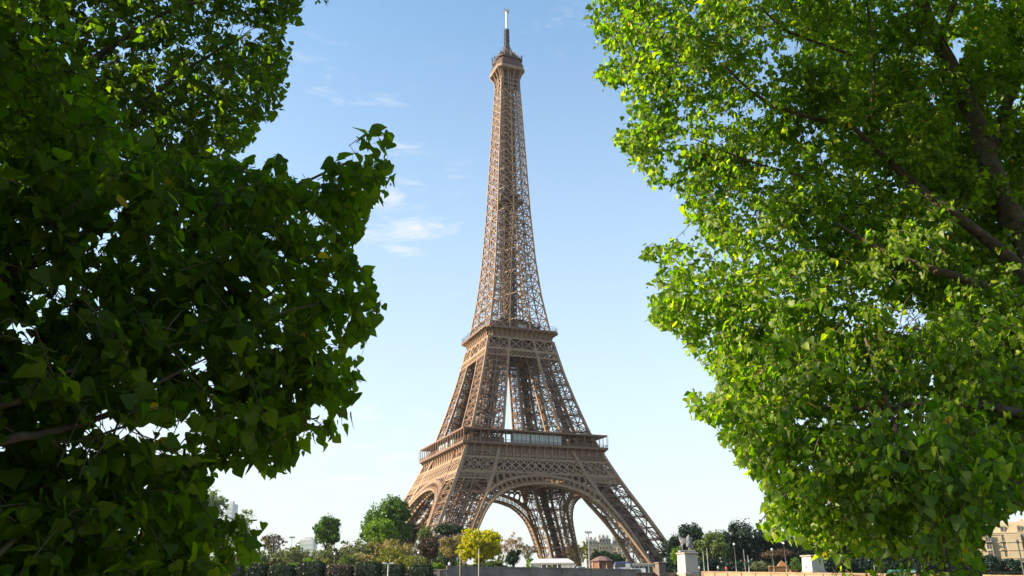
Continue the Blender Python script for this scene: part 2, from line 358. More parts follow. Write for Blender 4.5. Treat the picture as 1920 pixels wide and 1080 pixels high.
# arches and spandrels
ai = [(0, 40.0), (4.2, 39.85), (10.6, 38.95), (16.8, 37.1), (21.8, 34.4), (26, 31.0), (29.4, 27.2), (33.2, 21.2), (37.0, 14.5), (40.3, 8.5), (43.4, 3.0)]
ae = [(0, 43.5), (5, 43.3), (11, 42.5), (17.5, 40.6), (23, 37.9), (27.2, 35.0), (29.9, 31), (32.6, 26.5), (36.2, 20.5), (39.2, 13.8), (44.0, 2.4)]
def resample(pl, n):
    p = np.array(pl); d = np.concatenate([[0], np.cumsum(np.linalg.norm(np.diff(p, axis=0), axis=1))]); t = np.linspace(0, d[-1], n)
    return np.stack([np.interp(t, d, p[:, 0]), np.interp(t, d, p[:, 1])], 1)
NA = 26; AI = resample(ai, NA); AE = resample(ae, NA)
AI = np.concatenate([AI[::-1] * [-1, 1], AI[1:]]); AE = np.concatenate([AE[::-1] * [-1, 1], AE[1:]])
for k in range(4):
    mb = MB()
    for off in (0.45, -4.2):
        mb.path([fp(k, s, z, off) for s, z in AI], 0.75, 0.9); mb.path([fp(k, s, z, off) for s, z in AE], 0.65, 0.7)
        for i in range(len(AI)):
            a, b = AI[i], AE[i]; mb.beam(fp(k, *a, off), fp(k, *b, off), .32)
            if i < len(AI) - 1 and np.linalg.norm(a - b) > 1.5:
                a2, b2 = AI[i + 1], AE[i + 1]; f = lambda p, q, t: p + (q - p) * t
                mb.beam(fp(k, *f(a, b, .3), off), fp(k, *f(a2, b2, .3), off), .16)
                mb.beam(fp(k, *a, off), fp(k, *f(a2, b2, .55), off), .14); mb.beam(fp(k, *a2, off), fp(k, *f(a, b, .55), off), .14)
                m_ = (f(a, b, .95) + f(a2, b2, .95)) / 2
                mb.beam(fp(k, *f(a, b, .6), off), fp(k, *m_, off), .18); mb.beam(fp(k, *f(a2, b2, .6), off), fp(k, *m_, off), .18)
    for i in range(len(AI)):
        mb.beam(fp(k, *AI[i], .3), fp(k, *AI[i], -4.2), .4, .3); mb.beam(fp(k, *AE[i], .3), fp(k, *AE[i], -4.2), .3)
        if i < len(AI) - 1: mb.beam(fp(k, *AI[i], .3), fp(k, *AI[i + 1], -4.2), .22); mb.beam(fp(k, *AI[i], -4.2), fp(k, *AI[i + 1], .3), .22)
    ar = mb.build('arch', 'iron_light', tower)
    sp = MB(); ext = lambda s: float(np.interp(abs(s), AE[NA - 1:, 0], AE[NA - 1:, 1])) + .2
    edges = [6.5, 9.2, 12, 15, 18.2, 21.4, 24.4]; top = 44.3
    for sg in (-1, 1):
        for e0, e1 in zip(edges[:-1], edges[1:]):
            n = 20; cxx = (e0 + e1) / 2; zb0, zb1 = ext(e0), ext(e1); zc = (top + (zb0 + zb1) / 2) / 2 + .1
            rx = (e1 - e0) / 2 - .45; rz = max(.3, (top - max(zb0, zb1)) / 2 - .35)
            inn, out = [], []
            for i in range(n):
                t = 2 * math.pi * i / n; c, s_ = math.cos(t), math.sin(t)
                inn.append((cxx + rx * c, zc + rz * s_))
                m_ = max(abs(c), abs(s_)); u = cxx + (e1 - e0) / 2 * c / m_
                lo = zb0 + (zb1 - zb0) * (u - e0) / (e1 - e0); v = s_ / m_
                out.append((u, zc + v * (top - zc) if v > 0 else zc + v * (zc - lo)))
            P = [fp(k, sg * a, b, .35) for a, b in inn] + [fp(k, sg * a, b, .35) for a, b in out]
            sp.add(P, [(i, (i + 1) % n, n + (i + 1) % n, n + i) for i in range(n)])
        xs = [24.4, 25.4, 26.6]
        for a, b in zip(xs[:-1], xs[1:]): sp.add([fp(k, sg * a, ext(a), .35), fp(k, sg * b, ext(b), .35), fp(k, sg * b, min(top, 52.5 - b * .35), .35), fp(k, sg * a, top, .35)], [(0, 1, 2, 3)])
    xs = np.linspace(-6.5, 6.5, 9)
    for a, b in zip(xs[:-1], xs[1:]): sp.add([fp(k, a, ext(a), .35), fp(k, b, ext(b), .35), fp(k, b, top, .35), fp(k, a, top, .35)], [(0, 1, 2, 3)])
    sp.build('spandrel', 'iron', ar, solid=0.3)
def xbelt(mb, k, z0, z1, s0f, s1f, n, dw, vw, off=0.3, dbl=True, rails=0.8):
    """lattice belt on face k between heights z0 and z1"""
    S = lambda t, z: s0f(z) + (s1f(z) - s0f(z)) * t; N = fn(k)
    P = lambda t, z: fp(k, S(t, z), z, off)
    for z in (z0, z1): mb.beam(P(0, z), P(1, z), rails, rails * .8, N)
    for i in range(n + 1):
        if vw: mb.beam(P(i / n, z0), P(i / n, z1), vw, vw, N)
        st = 2 if dbl else 1
        if i + st <= n:
            mb.beam(P(i / n, z0), P((i + st) / n, z1), dw, dw, N); mb.beam(P((i + st) / n, z0), P(i / n, z1), dw, dw * .9, N)
    if dbl:
        for t0, t1 in ((0, 1 / n), ((n - 1) / n, 1)):
            zm = (z0 + z1) / 2
            mb.beam(P(t0 if t0 == 0 else t1, zm), P(t1 if t0 == 0 else t0, z0), dw); mb.beam(P(t0 if t0 == 0 else t1, zm), P(t1 if t0 == 0 else t0, z1), dw)
for k in range(4):
    mb = MB()
    xbelt(mb, k, 44.6, 51.0, lambda z: -I(z), lambda z: I(z), 11, .5, .42)
    for sg in (-1, 1):
        xbelt(mb, k, 44.6, 51.0, lambda z: sg * I(z), lambda z: sg * W(z), 4, .4, .35)
        xbelt(mb, k, 41.3, 44.0, lambda z: sg * I(z), lambda z: sg * W(z), 7, .28, 0, dbl=False, rails=.55)
        xbelt(mb, k, 42.6, 44.0, lambda z: sg * I(z), lambda z: sg * W(z), 14, .2, 0, dbl=False, rails=.2, off=.25)
    # inner trusses carrying the floor
    for off, n in ((-15, 9), (-7.5, 9)):
        P = lambda t, z: fp(k, -24 + 48 * t, z, off + (W(48) - W(z)))
        for z in (44.6, 51): mb.beam(P(0, z), P(1, z), .7)
        for i in range(n): mb.beam(P(i / n, 44.6), P((i + 1) / n, 51), .45); mb.beam(P((i + 1) / n, 44.6), P(i / n, 51), .45); mb.beam(P(i / n, 44.6), P(i / n, 51), .4)
    bk = MB(); bk.add([fp(k, s_, z, -2.6) for s_, z in ((-33, 45.2), (33, 45.2), (33, 51.0), (-33, 51.0))], [(0, 1, 2, 3)]); mb.build('lattice_belt', 'iron_light', tower); bk.build('floor_girder', 'iron_dark', tower, solid=.3)
    mb = MB()
    xbelt(mb, k, 106.8, 112.6, lambda z: -I(z), lambda z: I(z), 2, .4, .4, dbl=False, rails=.7)
    for sg in (-1, 1): xbelt(mb, k, 106.8, 112.6, lambda z: sg * I(z), lambda z: sg * W(z), 2, .4, .4, dbl=False, rails=.7)
    xbelt(mb, k, 103.2, 106.3, lambda z: -W(z), lambda z: W(z), 17, .24, 0, dbl=True, rails=.6)
    P = lambda t, z: fp(k, -16 + 32 * t, z, -10 + (W(108) - W(z)))
    for i in range(8): mb.beam(P(i / 8, 104), P((i + 1) / 8, 112), .4); mb.beam(P((i + 1) / 8, 104), P(i / 8, 112), .4)
    bk = MB(); bk.add([fp(k, s_, z, -2.2) for s_, z in ((-14.5, 107.6), (14.5, 107.6), (14.5, 112.5), (-14.5, 112.5))], [(0, 1, 2, 3)]); mb.build('lattice_belt', 'iron_light', tower); bk.build('floor_girder', 'iron_dark', tower, solid=.3)
def sq(w, z, c=0.0):
    if c <= 0: return [(-w, -w, z), (w, -w, z), (w, w, z), (-w, w, z)]
    return [(-w + c, -w, z), (w - c, -w, z), (w, -w + c, z), (w, w - c, z), (w - c, w, z), (-w + c, w, z), (-w, w - c, z), (-w, -w + c, z)]
def sweep(prof, c=0.0):
    mb = MB(); mb.rings([sq(w, z, c if w > 4 * c else 0 if c == 0 else min(c, w * .4)) for w, z in prof], closed=True); return mb
# first platform
mb = sweep([(33.9, 51.1), (33.9, 56.0), (34.5, 56.7), (35.9, 57.0), (35.9, 58.15), (35.6, 58.15), (35.6, 57.6), (14, 57.6), (14, 51.6)])
first = mb.build('first_platform', 'iron_frieze', tower)
fz = MB()
for k in range(4):
    for i in range(19):
        s = -33.9 + 67.8 * i / 18; q = lambda w, z: rot((s, -w, z), k)
        fz.path([q(34.15, 51.6), q(34.25, 55), q(34.7, 56.2), q(35.75, 56.95)], .42, .6, rot((1, 0, 0), k))
    for i in range(18):
        s = -33.9 + 67.8 * (i + .5) / 18; fz.beam(rot((s - 1.4, -33.98, 52.9), k), rot((s + 1.4, -33.98, 52.9), k), .12, .9)
    fz.beam(rot((-34, -34.05, 51.35), k), rot((34, -34.05, 51.35), k), .5, .5); fz.beam(rot((-34, -34.0, 53.8), k), rot((34, -34.0, 53.8), k), .25, .22)
fz.build('frieze', 'iron_light', first)
rl = MB()
for k in range(4):
    for z, w in ((59.3, .16), (58.7, .1)): rl.beam(rot((-35.7, -35.72, z), k), rot((35.7, -35.72, z), k), w)
    for i in range(37):
        s = -35.6 + 71.2 * i / 36; b = i % 2 == 0
        if b: rl.beam(rot((s, -35.65, 58.1), k), rot((s, -35.65, 63.2), k), .2); rl.beam(rot((s + .7, -35.65, 58.1), k), rot((s + .7, -35.65, 63.2), k), .1)
        rl.beam(rot((s, -35.72, 58.1), k), rot((s, -35.72, 59.3), k), .1)
rl.build('railing', 'iron', first)
sweep([(35.8, 63.3), (35.8, 64.0), (27.5, 64.5), (27.5, 63.5)]).build('gallery_roof', 'iron', first)
for k in range(4):
    for a, b in ((-33, -24), (-22, -14.5), (15, 19), (21, 30)):
        for d_, zt in ((30.5, 61.2), (27, 63)):
            p, q = rot((a + (30.5 - d_), -d_, 0), k), rot((b - (30.5 - d_), -d_ + 1.2, 0), k); iw = MB()
            iw.box(min(p[0], q[0]), max(p[0], q[0]), min(p[1], q[1]), max(p[1], q[1]), 57.65, zt); iw.build('gallery_wall', 'iron_dark', first)
    iw = MB()
    for i in range(15):
        s = -30 + 60 * i / 14; iw.beam(rot((s, -28.2, 57.6), k), rot((s, -28.2, 63.6), k), .5)
    iw.beam(rot((-30, -28.2, 63.3), k), rot((30, -28.2, 63.3), k), .4); iw.build('gallery_frame', 'iron_dark', first)
for k, a, b in ((0, -11.5, 13.2), (3, -10, 4), (3, 9, 14), (1, -10, 10), (2, -10, 10)):
    pv = MB(); pf = MB(); p, q = rot((a, -33.2, 0), k), rot((b, -30.9, 0), k)
    pv.box(min(p[0], q[0]), max(p[0], q[0]), min(p[1], q[1]), max(p[1], q[1]), 58.3, 62.7)
    n = int((b - a) / 2.1)
    for i in range(n + 1):
        s = a + (b - a) * i / n; pf.beam(rot((s, -33.28, 58.0), k), rot((s, -33.28, 63.2), k), .3 if i % 4 == 0 else .12, .12)
    pf.beam(rot((a, -33.3, 59.2), k), rot((b, -33.3, 59.2), k), .12); pf.beam(rot((a, -33.1, 62.9), k), rot((b, -33.1, 62.9), k), .5)
    g = pv.build('glass_pavilion', 'glass', first); pf.build('mullion', 'iron_dark', g)
# second platform
prof2 = [(17.25, 112.8), (17.3, 114.3), (17.7, 115.6), (18.6, 116.5), (19.85, 117.0)]
second = sweep(prof2 + [(19.85, 117.95), (19.5, 117.95), (19.5, 117.4), (7, 117.4), (7, 113.2)], 2.0).build('second_platform', 'iron_frieze', tower)
for k in range(4):
    fz = MB(); r3 = rot((1, 0, 0), k); fz.beam(rot((-17, -17.35, 112.9), k), rot((17, -17.35, 112.9), k), .4, .5)
    for i in range(13):
        s = -15.2 + 30.4 * i / 12; fz.path([rot((s * w / 17.25, -w - .12, z - .1), k) for w, z in prof2], .34, .5, r3)
    c = [rot((w - 1, -w + 1, z - .1), k) for w, z in prof2]; fz.path(c, .4, .5); fz.build('frieze', 'iron_light', second)
rl = MB()
for z in (118.6, 119.3, 120.2):
    r_ = sq(19.6, z, 2.0); rl.path(r_ + r_[:1], .1)
for k in range(4):
    for i in range(25): s = -17.5 + 35 * i / 24; rl.beam(rot((s, -19.6, 117.9), k), rot((s, -19.6, 120.3), k), .09)
rl.build('railing', 'iron_dark', second)
sweep([(16.4, 107.3), (16.6, 108.2), (5.5, 108.2), (5.5, 107.3)]).build('floor_grid', 'iron_dark', second)
bl = MB()
for k in range(4):
    for a, b, d0, d1, zt in ((-11.5, -3.5, 12.6, 9, 121.6), (-1.5, 9.5, 12.2, 8, 122.6), (-8, 4, 9.5, 6.5, 125.0)):
        p, q = rot((a, -d0, 0), k), rot((b, -d1, 0), k); x = sorted((p[0], q[0])); y = sorted((p[1], q[1]))
        bl.box(*x, *y, 117.4, zt); bl.box(x[0] - .5, x[1] + .5, y[0] - .5, y[1] + .5, zt + .003, zt + .45)
sweep([(13.4, 121.9), (13.4, 122.6), (6, 122.6), (6, 121.9)])
pvn = bl.build('pavilion', 'iron_dark', second)
for k in range(4):
    aw = MB(); p, q = rot((0.5, -12.32, 0), k), rot((5, -12.2, 0), k); aw.box(*sorted((p[0], q[0])), *sorted((p[1], q[1])), 119.4, 122.0); aw.build('window', 'glass', pvn)
# shaft
sh = MB(); zz = [117.4]
while zz[-1] < 264: zz.append(zz[-1] + max(3.4, (W(zz[-1]) - I(zz[-1]) * (1 if zz[-1] < 190 else 0)) * .72))
zz[-1] = 266
fine = [z for z in zz]
for sx in (-1, 1):
    for sy in (-1, 1): sh.path([(sx * W(z), sy * W(z), z) for z in fine + [277.5]], .72, .72, (1, 0, 0))
for k in range(4):
    N = fn(k)
    for sg in (-1, 1):
        sh.path([fp(k, sg * I(z), z) for z in fine if z < 196], .55, .55, N)
        for u, v in zip(zz[:-1], zz[1:]):
            a = lambda z: fp(k, sg * W(z), z); b = lambda z: fp(k, sg * I(z), z)
            sh.beam(a(u), b(v), .42, .34, N); sh.beam(b(u), a(v), .42, .34, N); sh.beam(a(v), b(v), .4, .34, N)
            m = (u + v) / 2; mid = lambda z, t: tuple(np.array(a(z)) * (1 - t) + np.array(b(z)) * t)
            sh.beam(mid(m, .5), mid(v, .5), .22); sh.beam(a(m), mid(m, .5), .2); sh.beam(mid(m, .5), b(m), .2)
            # inner faces of the four converging legs
            if u < 186:
                p = lambda z, w: rot((sg * I(z), -w, z), k)
                sh.beam(p(u, W(u)), p(v, I(v)), .26); sh.beam(p(u, I(u)), p(v, W(v)), .26); sh.beam(p(v, W(v)), p(v, I(v)), .26)
    sh.path([fp(k, 0, z) for z in fine + [277] if z > 180], .5, .5, N)
    for u, v in zip(zz[:-1], zz[1:]):
        if u < 160: sh.beam(fp(k, -I(v), v), fp(k, I(v), v), .3, .3, N); sh.beam(fp(k, -I(u), u), fp(k, I(v), v), .22); sh.beam(fp(k, I(u), u), fp(k, -I(v), v), .22)
    for v in zz[1::2]:
        sh.beam(fp(k, -W(v), v), rot((W(v), 0, v), k), .24)
for sx in (-1, 1):
    for sy in (-1, 1): sh.path([(sx * I(z), sy * I(z), z) for z in fine if z < 180], .5)
shaft = sh.build('shaft', 'iron_light', tower)
ls = MB(); h = 2.7; zl = np.arange(117.4, 277, 3.1)
hw = lambda z: min(3.2, W(z) * .48)
for sx in (-1, 1):
    for sy in (-1, 1):
        ls.path([(sx * hw(z), sy * hw(z), z) for z in zl], .5); ls.path([(sx * .8, sy * hw(z), z) for z in zl], .35); ls.path([(sx * hw(z), sy * .8, z) for z in zl], .35)
for k in range(4):
    for u, v in zip(zl[:-1], zl[1:]):
        ls.beam(rot((-hw(u), -hw(u), u), k), rot((hw(v), -hw(v), v), k), .32); ls.beam(rot((hw(u), -hw(u), u), k), rot((-hw(v), -hw(v), v), k), .32)
        ls.beam(rot((-hw(v), -hw(v), v), k), rot((hw(v), -hw(v), v), k), .5)
for i, (u, v) in enumerate(zip(zl[:-1], zl[1:])): ls.beam((-2.2, .5 if i % 2 else -.5, u), (2.2, .5 if i % 2 else -.5, v), 1.1, .3); ls.beam((0, -2.2, v), (0, 2.2, u), 1.0, .3)
ls.box(-1.6, 1.6, -1.6, -.4, 118, 262); ls.box(-1.6, 1.6, .4, 1.6, 118, 262)
for z, w_ in ((193.5, 6.6), (197.5, 5.2)):
    ls.rings([sq(w_, z), sq(w_, z + .7)]); ls.rings([sq(w_ - .1, z + .7), sq(w_ - .1, z + 1.7)])
ls.build('lift_shaft', 'iron_dark', tower)
# top
tp = sweep([(8.1, 277.0), (8.5, 277.3), (8.5, 278.9), (8.1, 279.3), (4, 279.3), (4, 277.0)], 2.0)
top_o = tp.build('observation_deck', 'iron_light', tower)
br = MB()
pr = [(5.5, 265.5), (5.6, 269), (6.1, 272.6), (7.1, 275.4), (8.3, 277.2)]
for k in range(4):
    for t in (-.78, -.26, .26, .78): br.path([rot((t * w, -w, z), k) for w, z in pr], .32, .5, rot((1, 0, 0), k))
    br.path([rot((w - .6, -w + .6, z), k) for w, z in pr], .5, .5)
    for z in (268.5, 271.5): br.beam(fp(k, -W(z), z), fp(k, W(z), z), .5)
    for i in range(5): s = -4 + 2 * i; br.beam(rot((s, -5.2, 271.5), k), rot((s, -5.2, 277.3), k), .3)
br.build('bracket', 'iron_light', top_o)
cb = MB(); cb.rings([sq(5.0, 268.8, 1), sq(5.0, 277.3, 1)])
cb.rings([sq(8.0, 279.3, 2), sq(7.8, 282.2, 2), sq(6.6, 284.8, 1.8), sq(6.5, 285.4, 1.8)])
cb.rings([sq(7.2, 285.4, 1.8), sq(7.2, 286.1, 1.8)])
cb.rings([sq(5.0, 286.1, 1.3), sq(4.9, 289.2, 1.3), sq(3.9, 291.2, 1), sq(2.8, 293.2, .8), sq(1.9, 295.5, .6), sq(1.3, 297.2, .4)])
cb.build('cabin', 'iron_dark', top_o)
rb = MB()
for k in range(4):
    for i in range(9): s = -5 + 10 * i / 8; rb.path([rot((s, -8.02, 279.3), k), rot((s, -7.83, 282.2), k), rot((s * .85, -6.63, 284.9), k)], .16)
    for z, w in ((280.6, 7.95), (282.2, 7.85), (287.0, 7.2)): rb.beam(rot((-w + 1.7, -w, z), k), rot((w - 1.7, -w, z), k), .16)
    for s in (-1, 1): rb.path([rot((s * 4.2, -7, 286.1), k), rot((s * 3.2, -5.4, 290.2), k), rot((s * 1.6, -2.9, 292.2), k), rot((s * .9, -1.6, 295.5), k)], .3)
rb.build('cage', 'iron', top_o)
rr = random.Random(5)
for i in range(70):
    an = MB()
    t = rr.uniform(0, 6.283); r_ = rr.uniform(4.6, 8.0); z = 286 + rr.uniform(0, 2.5) + max(0, (5.5 - r_)) * 1.4; x, y = r_ * math.cos(t), r_ * math.sin(t); hh = rr.uniform(.8, 3.0)
    an.beam((x, y, z), (x, y, z + hh), .12)
    if rr.random() < .6: a = rr.uniform(.3, .7); an.box(x - a / 2, x + a / 2, y - a / 2, y + a / 2, z + hh * .3, z + hh)
    an.build('aerial', 'steel', top_o)
an = MB()
for t, z in ((-0.35, 287.5), (.2, 287), (3.5, 282), (2.6, 287.2), (4.6, 286.5), (1.5, 286.5)):
    x, y = 8.7 * math.cos(t), 8.7 * math.sin(t); pa = MB(); pa.beam((x, y, z - 1.5), (x, y, z + 3.4), .8, .35); pa.beam((x * .7, y * .7, z), (x, y, z), .25); pa.beam((x * .7, y * .7, z + 1.2), (x, y, z + 1.2), .25); pa.build('panel_antenna', 'steel', top_o)
for i in range(60):
    z = rr.uniform(292, 300); r_ = max(1.2, 3.6 - (z - 292) * .4) * rr.uniform(.7, 1.1); t = rr.uniform(0, 6.283); an.beam((r_ * .3 * math.cos(t), r_ * .3 * math.sin(t), z), (r_ * math.cos(t), r_ * math.sin(t), z + .2), .2); an.box(r_ * math.cos(t) - .2, r_ * math.cos(t) + .2, r_ * math.sin(t) - .2, r_ * math.sin(t) + .2, z - .4, z + .6)
tag(an.build('aerial_cluster', 'steel', top_o), kind='stuff')
ms = MB()
for sx in (-1, 1):
    for sy in (-1, 1): ms.beam((sx * 1.1, sy * 1.1, 296), (sx * .95, sy * .95, 309.3), .3)
for i in range(13):
    z = 296.4 + i; ms.rings([sq(1.12, z), sq(1.12, z + .22)])
    for k in range(4):
        ms.beam(rot((-1.05, -1.05, z), k), rot((1.05, -1.05, z + 1), k), .16); ms.beam(rot((1.2, -.4, z + .2), k), rot((1.7, -.4, z + .6), k), .3) if (i + k) % 3 else None
ms.lathe((0, 0, 296), [(.6, 0), (.6, 13)], 8)
mast = ms.build('mast', 'steel', tower)
wm = MB(); wm.lathe((0, 0, 309.2), [(.95, 0), (.95, .3), (.74, .4), (.74, 12.8), (.5, 12.9)], 12); wm.build('white_antenna', 'silver', mast, True)
tpx = MB(); tpx.lathe((0, 0, 322), [(1.0, 0), (1.0, .5), (.4, .6), (.4, 2.2), (.1, 2.6)], 8)
for k in range(4): tpx.beam((0, 0, 322.6), rot((1.6, 1.0, 322.8), k), .3); tpx.beam(rot((1.6, 1.0, 322.1), k), rot((1.6, 1.0, 323.8), k), .3)
tpx.build('mast_head', 'steel', mast)

# ---------------------------------------------------------------- ground, river, quays
G = BASE
def flat_poly(name, pts, z, mat):
    mb = MB(); mb.add([(x, y, z) for x, y in pts], [tuple(range(len(pts)))]); o = mb.build(name, mat); return tag(o, kind='structure')
ed = lambda px, Y: tuple(at(px, 1080, Y))[:2]
flat_poly('far_bank_ground', [(-3000, 171.5), ed(806, 171.5), ed(838, 172.4), ed(1030, 176.4), ed(1192, 182.6), ed(1272, 214.4), ed(1306, 214.4), (3000, 214.4), (3000, 4500), (-3000, 4500)], G, 'ground')
flat_poly('quay_road', [(-600, 186), (ed(1192, 188)[0], 188), (ed(1225, 198)[0], 198), (-600, 198)], G + .004, 'asphalt')
flat_poly('lower_quay', [ed(1306, 211), (400, 211), (400, 100), ed(2300, 112), ed(1880, 135), ed(1560, 160)], .9, 'paving')
flat_poly('river_water', [(-3000, 14), (3000, 14), (3000, 171.9), (-3000, 171.9)], -1.6, 'water')
flat_poly('near_quay', [(-300, -120), (300, -120), (300, 14), (-300, 14)], 0, 'paving')
mb = MB(); mb.box(-120, 120, -9, -7.5, 0, 6); mb.box(-120, 120, -9.3, -7.2, 6.003, 6.4); tag(mb.build('unseen_shade_wall', 'dirty'), kind='structure')  # unseen wall added behind the camera to cut sky light on the poplars
mb = MB(); mb.box(-300, 300, 14, 15, -3, .12); mb.box(-300, 300, 14.2, 14.9, .12, .16); tag(mb.build('quay_edge', 'stone'), kind='structure')
def wall_along(name, pts, Ys, thick, z0, mat, label, cope=0.25, mat2=None):
    """stone wall whose top follows the picked points; each picked at its own distance"""
    P = [at(px, py, Y) for (px, py), Y in zip(pts, Ys)]
    t = thing(name, label, 'wall', (P[0].x, P[0].y, z0)); o = Vector((P[0].x, P[0].y, z0)); mb = MB(); cp = MB()
    for a, b in zip(P[:-1], P[1:]):
        d = Vector((b.x - a.x, b.y - a.y, 0)).normalized(); n = Vector((-d.y, d.x, 0)) * thick
        q = [a - o, b - o]; v = []
        for p in q: v += [(p.x, p.y, 0), (p.x, p.y, p.z - cope), (p.x + n.x, p.y + n.y, p.z - cope), (p.x + n.x, p.y + n.y, 0)]
        mb.add(v, [(0, 1, 5, 4), (1, 2, 6, 5), (2, 3, 7, 6), (3, 0, 4, 7), (3, 2, 1, 0), (4, 5, 6, 7)])
        L = (b - a).length; k = max(1, int(L / 1.6)); m = n * (.12 / thick)
        for i in range(k):
            s, e = (a.lerp(b, (i + .004) / k) - o), (a.lerp(b, (i + .985) / k) - o); jz = random.uniform(-.015, .015)
            v = [(p.x + w.x, p.y + w.y, p.z + h + jz) for p in (s, e) for w, h in ((-m, -cope + .02), (-m, 0), (n + m, 0), (n + m, -cope + .02))]
            cp.add(v, [(0, 1, 5, 4), (1, 2, 6, 5), (2, 3, 7, 6), (3, 0, 4, 7), (3, 2, 1, 0), (4, 5, 6, 7)])
        kk = max(1, int(L / 5.5))
        for i in range(kk):
            s = a.lerp(b, (i + .5) / kk) - o; cp.beam((s.x - d.x * .35 - n.x * .05, s.y - d.y * .35 - n.y * .05, (s.z - cope) / 2), (s.x + d.x * .35 - n.x * .05, s.y + d.y * .35 - n.y * .05, (s.z - cope) / 2), .3, s.z - cope - .1)
    mb.build('wall_body', mat, t); cp.build('coping', mat2 or mat, t); return t
wall_along('embankment_wall', [(806, 1067), (838, 1067)], [172, 172], .8, -1.6, 'dirty', 'low end of the dark embankment wall beside the last clipped hedge')
wall_along('embankment_wall', [(838, 1061), (1030, 1064), (1192, 1067)], [172, 176, 182], .8, -1.6, 'dirty', 'long grey brown weathered embankment wall below the white marquee and brick kiosk', mat2='dirty')
wall_along('embankment_wall', [(440, 1077), (806, 1075)], [170, 171], .8, -1.6, 'dirty', 'low dark embankment wall under the row of clipped hedges')
wall_along('parapet_wall', [(1306, 1071), (1560, 1074), (1880, 1078), (2300, 1080)], [211, 160, 135, 112], .7, -2, 'tan', 'long sunlit tan stone parapet running from the statue pedestal to the right', mat2='tan')
wall_along('parapet_wall', [(1192, 1073), (1272, 1074)], [186, 214], .7, 0, 'dirty', 'short dark low wall between the brown stone pier and the statue pedestal')

# ---------------------------------------------------------------- far trees
def crown_mesh(blobs, n, size, mat, parent, r=None, name='crown', droop=0.0):
    """leaf clumps: many small faces spread through the crown's lobes"""
    r = r or rng; P = []; Nn = []
    tot = sum(b[3] * b[4] * b[5] for b in blobs) if blobs else 1
    for (x, y, z, a, b, c) in blobs:
        k = max(6, int(n * a * b * c / tot / 26)); cc = []
        u = r.normal(size=(k, 3)); u /= np.linalg.norm(u, axis=1, keepdims=True); rad = r.uniform(.45, 1.0, size=(k, 1)) ** .6
        cc = u * rad * np.array([a, b, c]); m = 26
        s = np.clip(r.normal(size=(k, m, 3)), -1.7, 1.7) * np.array([a, b, c]) * .15 * r.uniform(.6, 1.4, size=(k, 1, 1))
        p = (cc[:, None, :] + s).reshape(-1, 3)
        nn = p / np.array([a, b, c]); nn /= np.maximum(np.linalg.norm(nn, axis=1, keepdims=True), 1e-6)
        P.append(p + np.array([x, y, z])); Nn.append(nn)
    P = np.concatenate(P); Nn = np.concatenate(Nn); N_ = len(P)
    nv = Nn * .7 + r.normal(size=(N_, 3)) * .6; nv /= np.linalg.norm(nv, axis=1, keepdims=True)
    t = np.cross(nv, r.normal(size=(N_, 3))); t /= np.maximum(np.linalg.norm(t, axis=1, keepdims=True), 1e-6); b_ = np.cross(nv, t)
    s = size * r.uniform(.6, 1.35, size=(N_, 1)); bend = nv * s * .25
    V = np.stack([P - t * s, P - b_ * s * .62 - bend, P + t * s, P + b_ * s * .62 - bend], 1).reshape(-1, 3)
    tint = np.repeat(np.clip(r.normal(.5, .22, N_), 0, .97), 4)
    return make(name, V, np.arange(N_ * 4), np.full(N_, 4), mat, parent, False, tint)
def far_tree(name, label, px, top, wid, Y, mat, bottom=None, lobes=7, n=2600, group=None, cat='tree', size=None, flat=False, sparse=1.0, seed=None, trunk=True, ground=None):
    r = np.random.default_rng(seed if seed is not None else int(px * 7 + top)); gz = G if ground is None else ground
    p = at(px, top, Y); H = p.z - gz; sc = depth(p) / FPX; rad = wid * sc / 2
    zb = max(0.3, (at(px, bottom, Y).z - gz)) if bottom else H * .25
    t = thing(name, label, cat, (p.x, Y, gz), 0, group)
    ch = (H - zb) / 2; zc = zb + ch; blobs = []
    if flat: blobs = [(r.uniform(-.5, .5) * rad, r.uniform(-.4, .4) * rad, zc + r.uniform(-.2, .2) * ch, rad * .5, rad * .5, ch * .8) for _ in range(lobes)] + [(0, 0, zc, rad * .8, rad * .7, ch * .7)]
    else:
        blobs = [(r.uniform(-.1, .1) * rad, 0, zc + r.uniform(-.15, .1) * ch, rad * .6, rad * .6, ch * .72)]
        for i in range(lobes):
            a = 2 * math.pi * (i + r.uniform(-.3, .3)) / lobes; e = r.uniform(-.7, .85); rr_ = rad * r.uniform(.48, .76) * math.sqrt(max(.2, 1 - e * e * .7))
            k = r.uniform(.2, .46); blobs.append((rr_ * math.cos(a), rr_ * math.sin(a), zc + ch * .62 * e, rad * k, rad * k, min(ch, rad) * k * r.uniform(.9, 1.2)))
    crown_mesh(blobs, int(n * sparse * 2.2), size or max(.14, rad * .05), mat, t, r)
    if trunk:
        mb = MB(); tr = max(.12, H * .022)
        mb.tube([(0, 0, -.2), (r.uniform(-.05, .05) * rad, 0, zb * .7), (r.uniform(-.08, .08) * rad, 0, zc)], [tr, tr * .75, tr * .4], 8)
        for i in range(6):
            b = blobs[1 + i % (len(blobs) - 1)]; mb.tube([(0, 0, zb * .75 + i * .1 * ch), ((b[0]) * .5, b[1] * .5, (zb + b[2]) / 2 + ch * .1), (b[0] * 1.05, b[1] * 1.05, b[2] + b[5] * .2)], [tr * .5, tr * .32, tr * .1], 6)
        mb.build('trunk', 'trunk', t, True)
    return t
FT = 'trees of the park around the tower'; FS = 'shrubs along the far bank'
far_tree('park_tree', 'round mid green tree standing alone against the sky, left of the biggest green tree', 617, 960, 66, 262, 'fol_green', 1035, 8, 3600, FT)
far_tree('park_tree', 'biggest broad green tree, next to the left leg of the tower', 722, 935, 112, 280, 'fol_green', 1040, 10, 5200, FT)
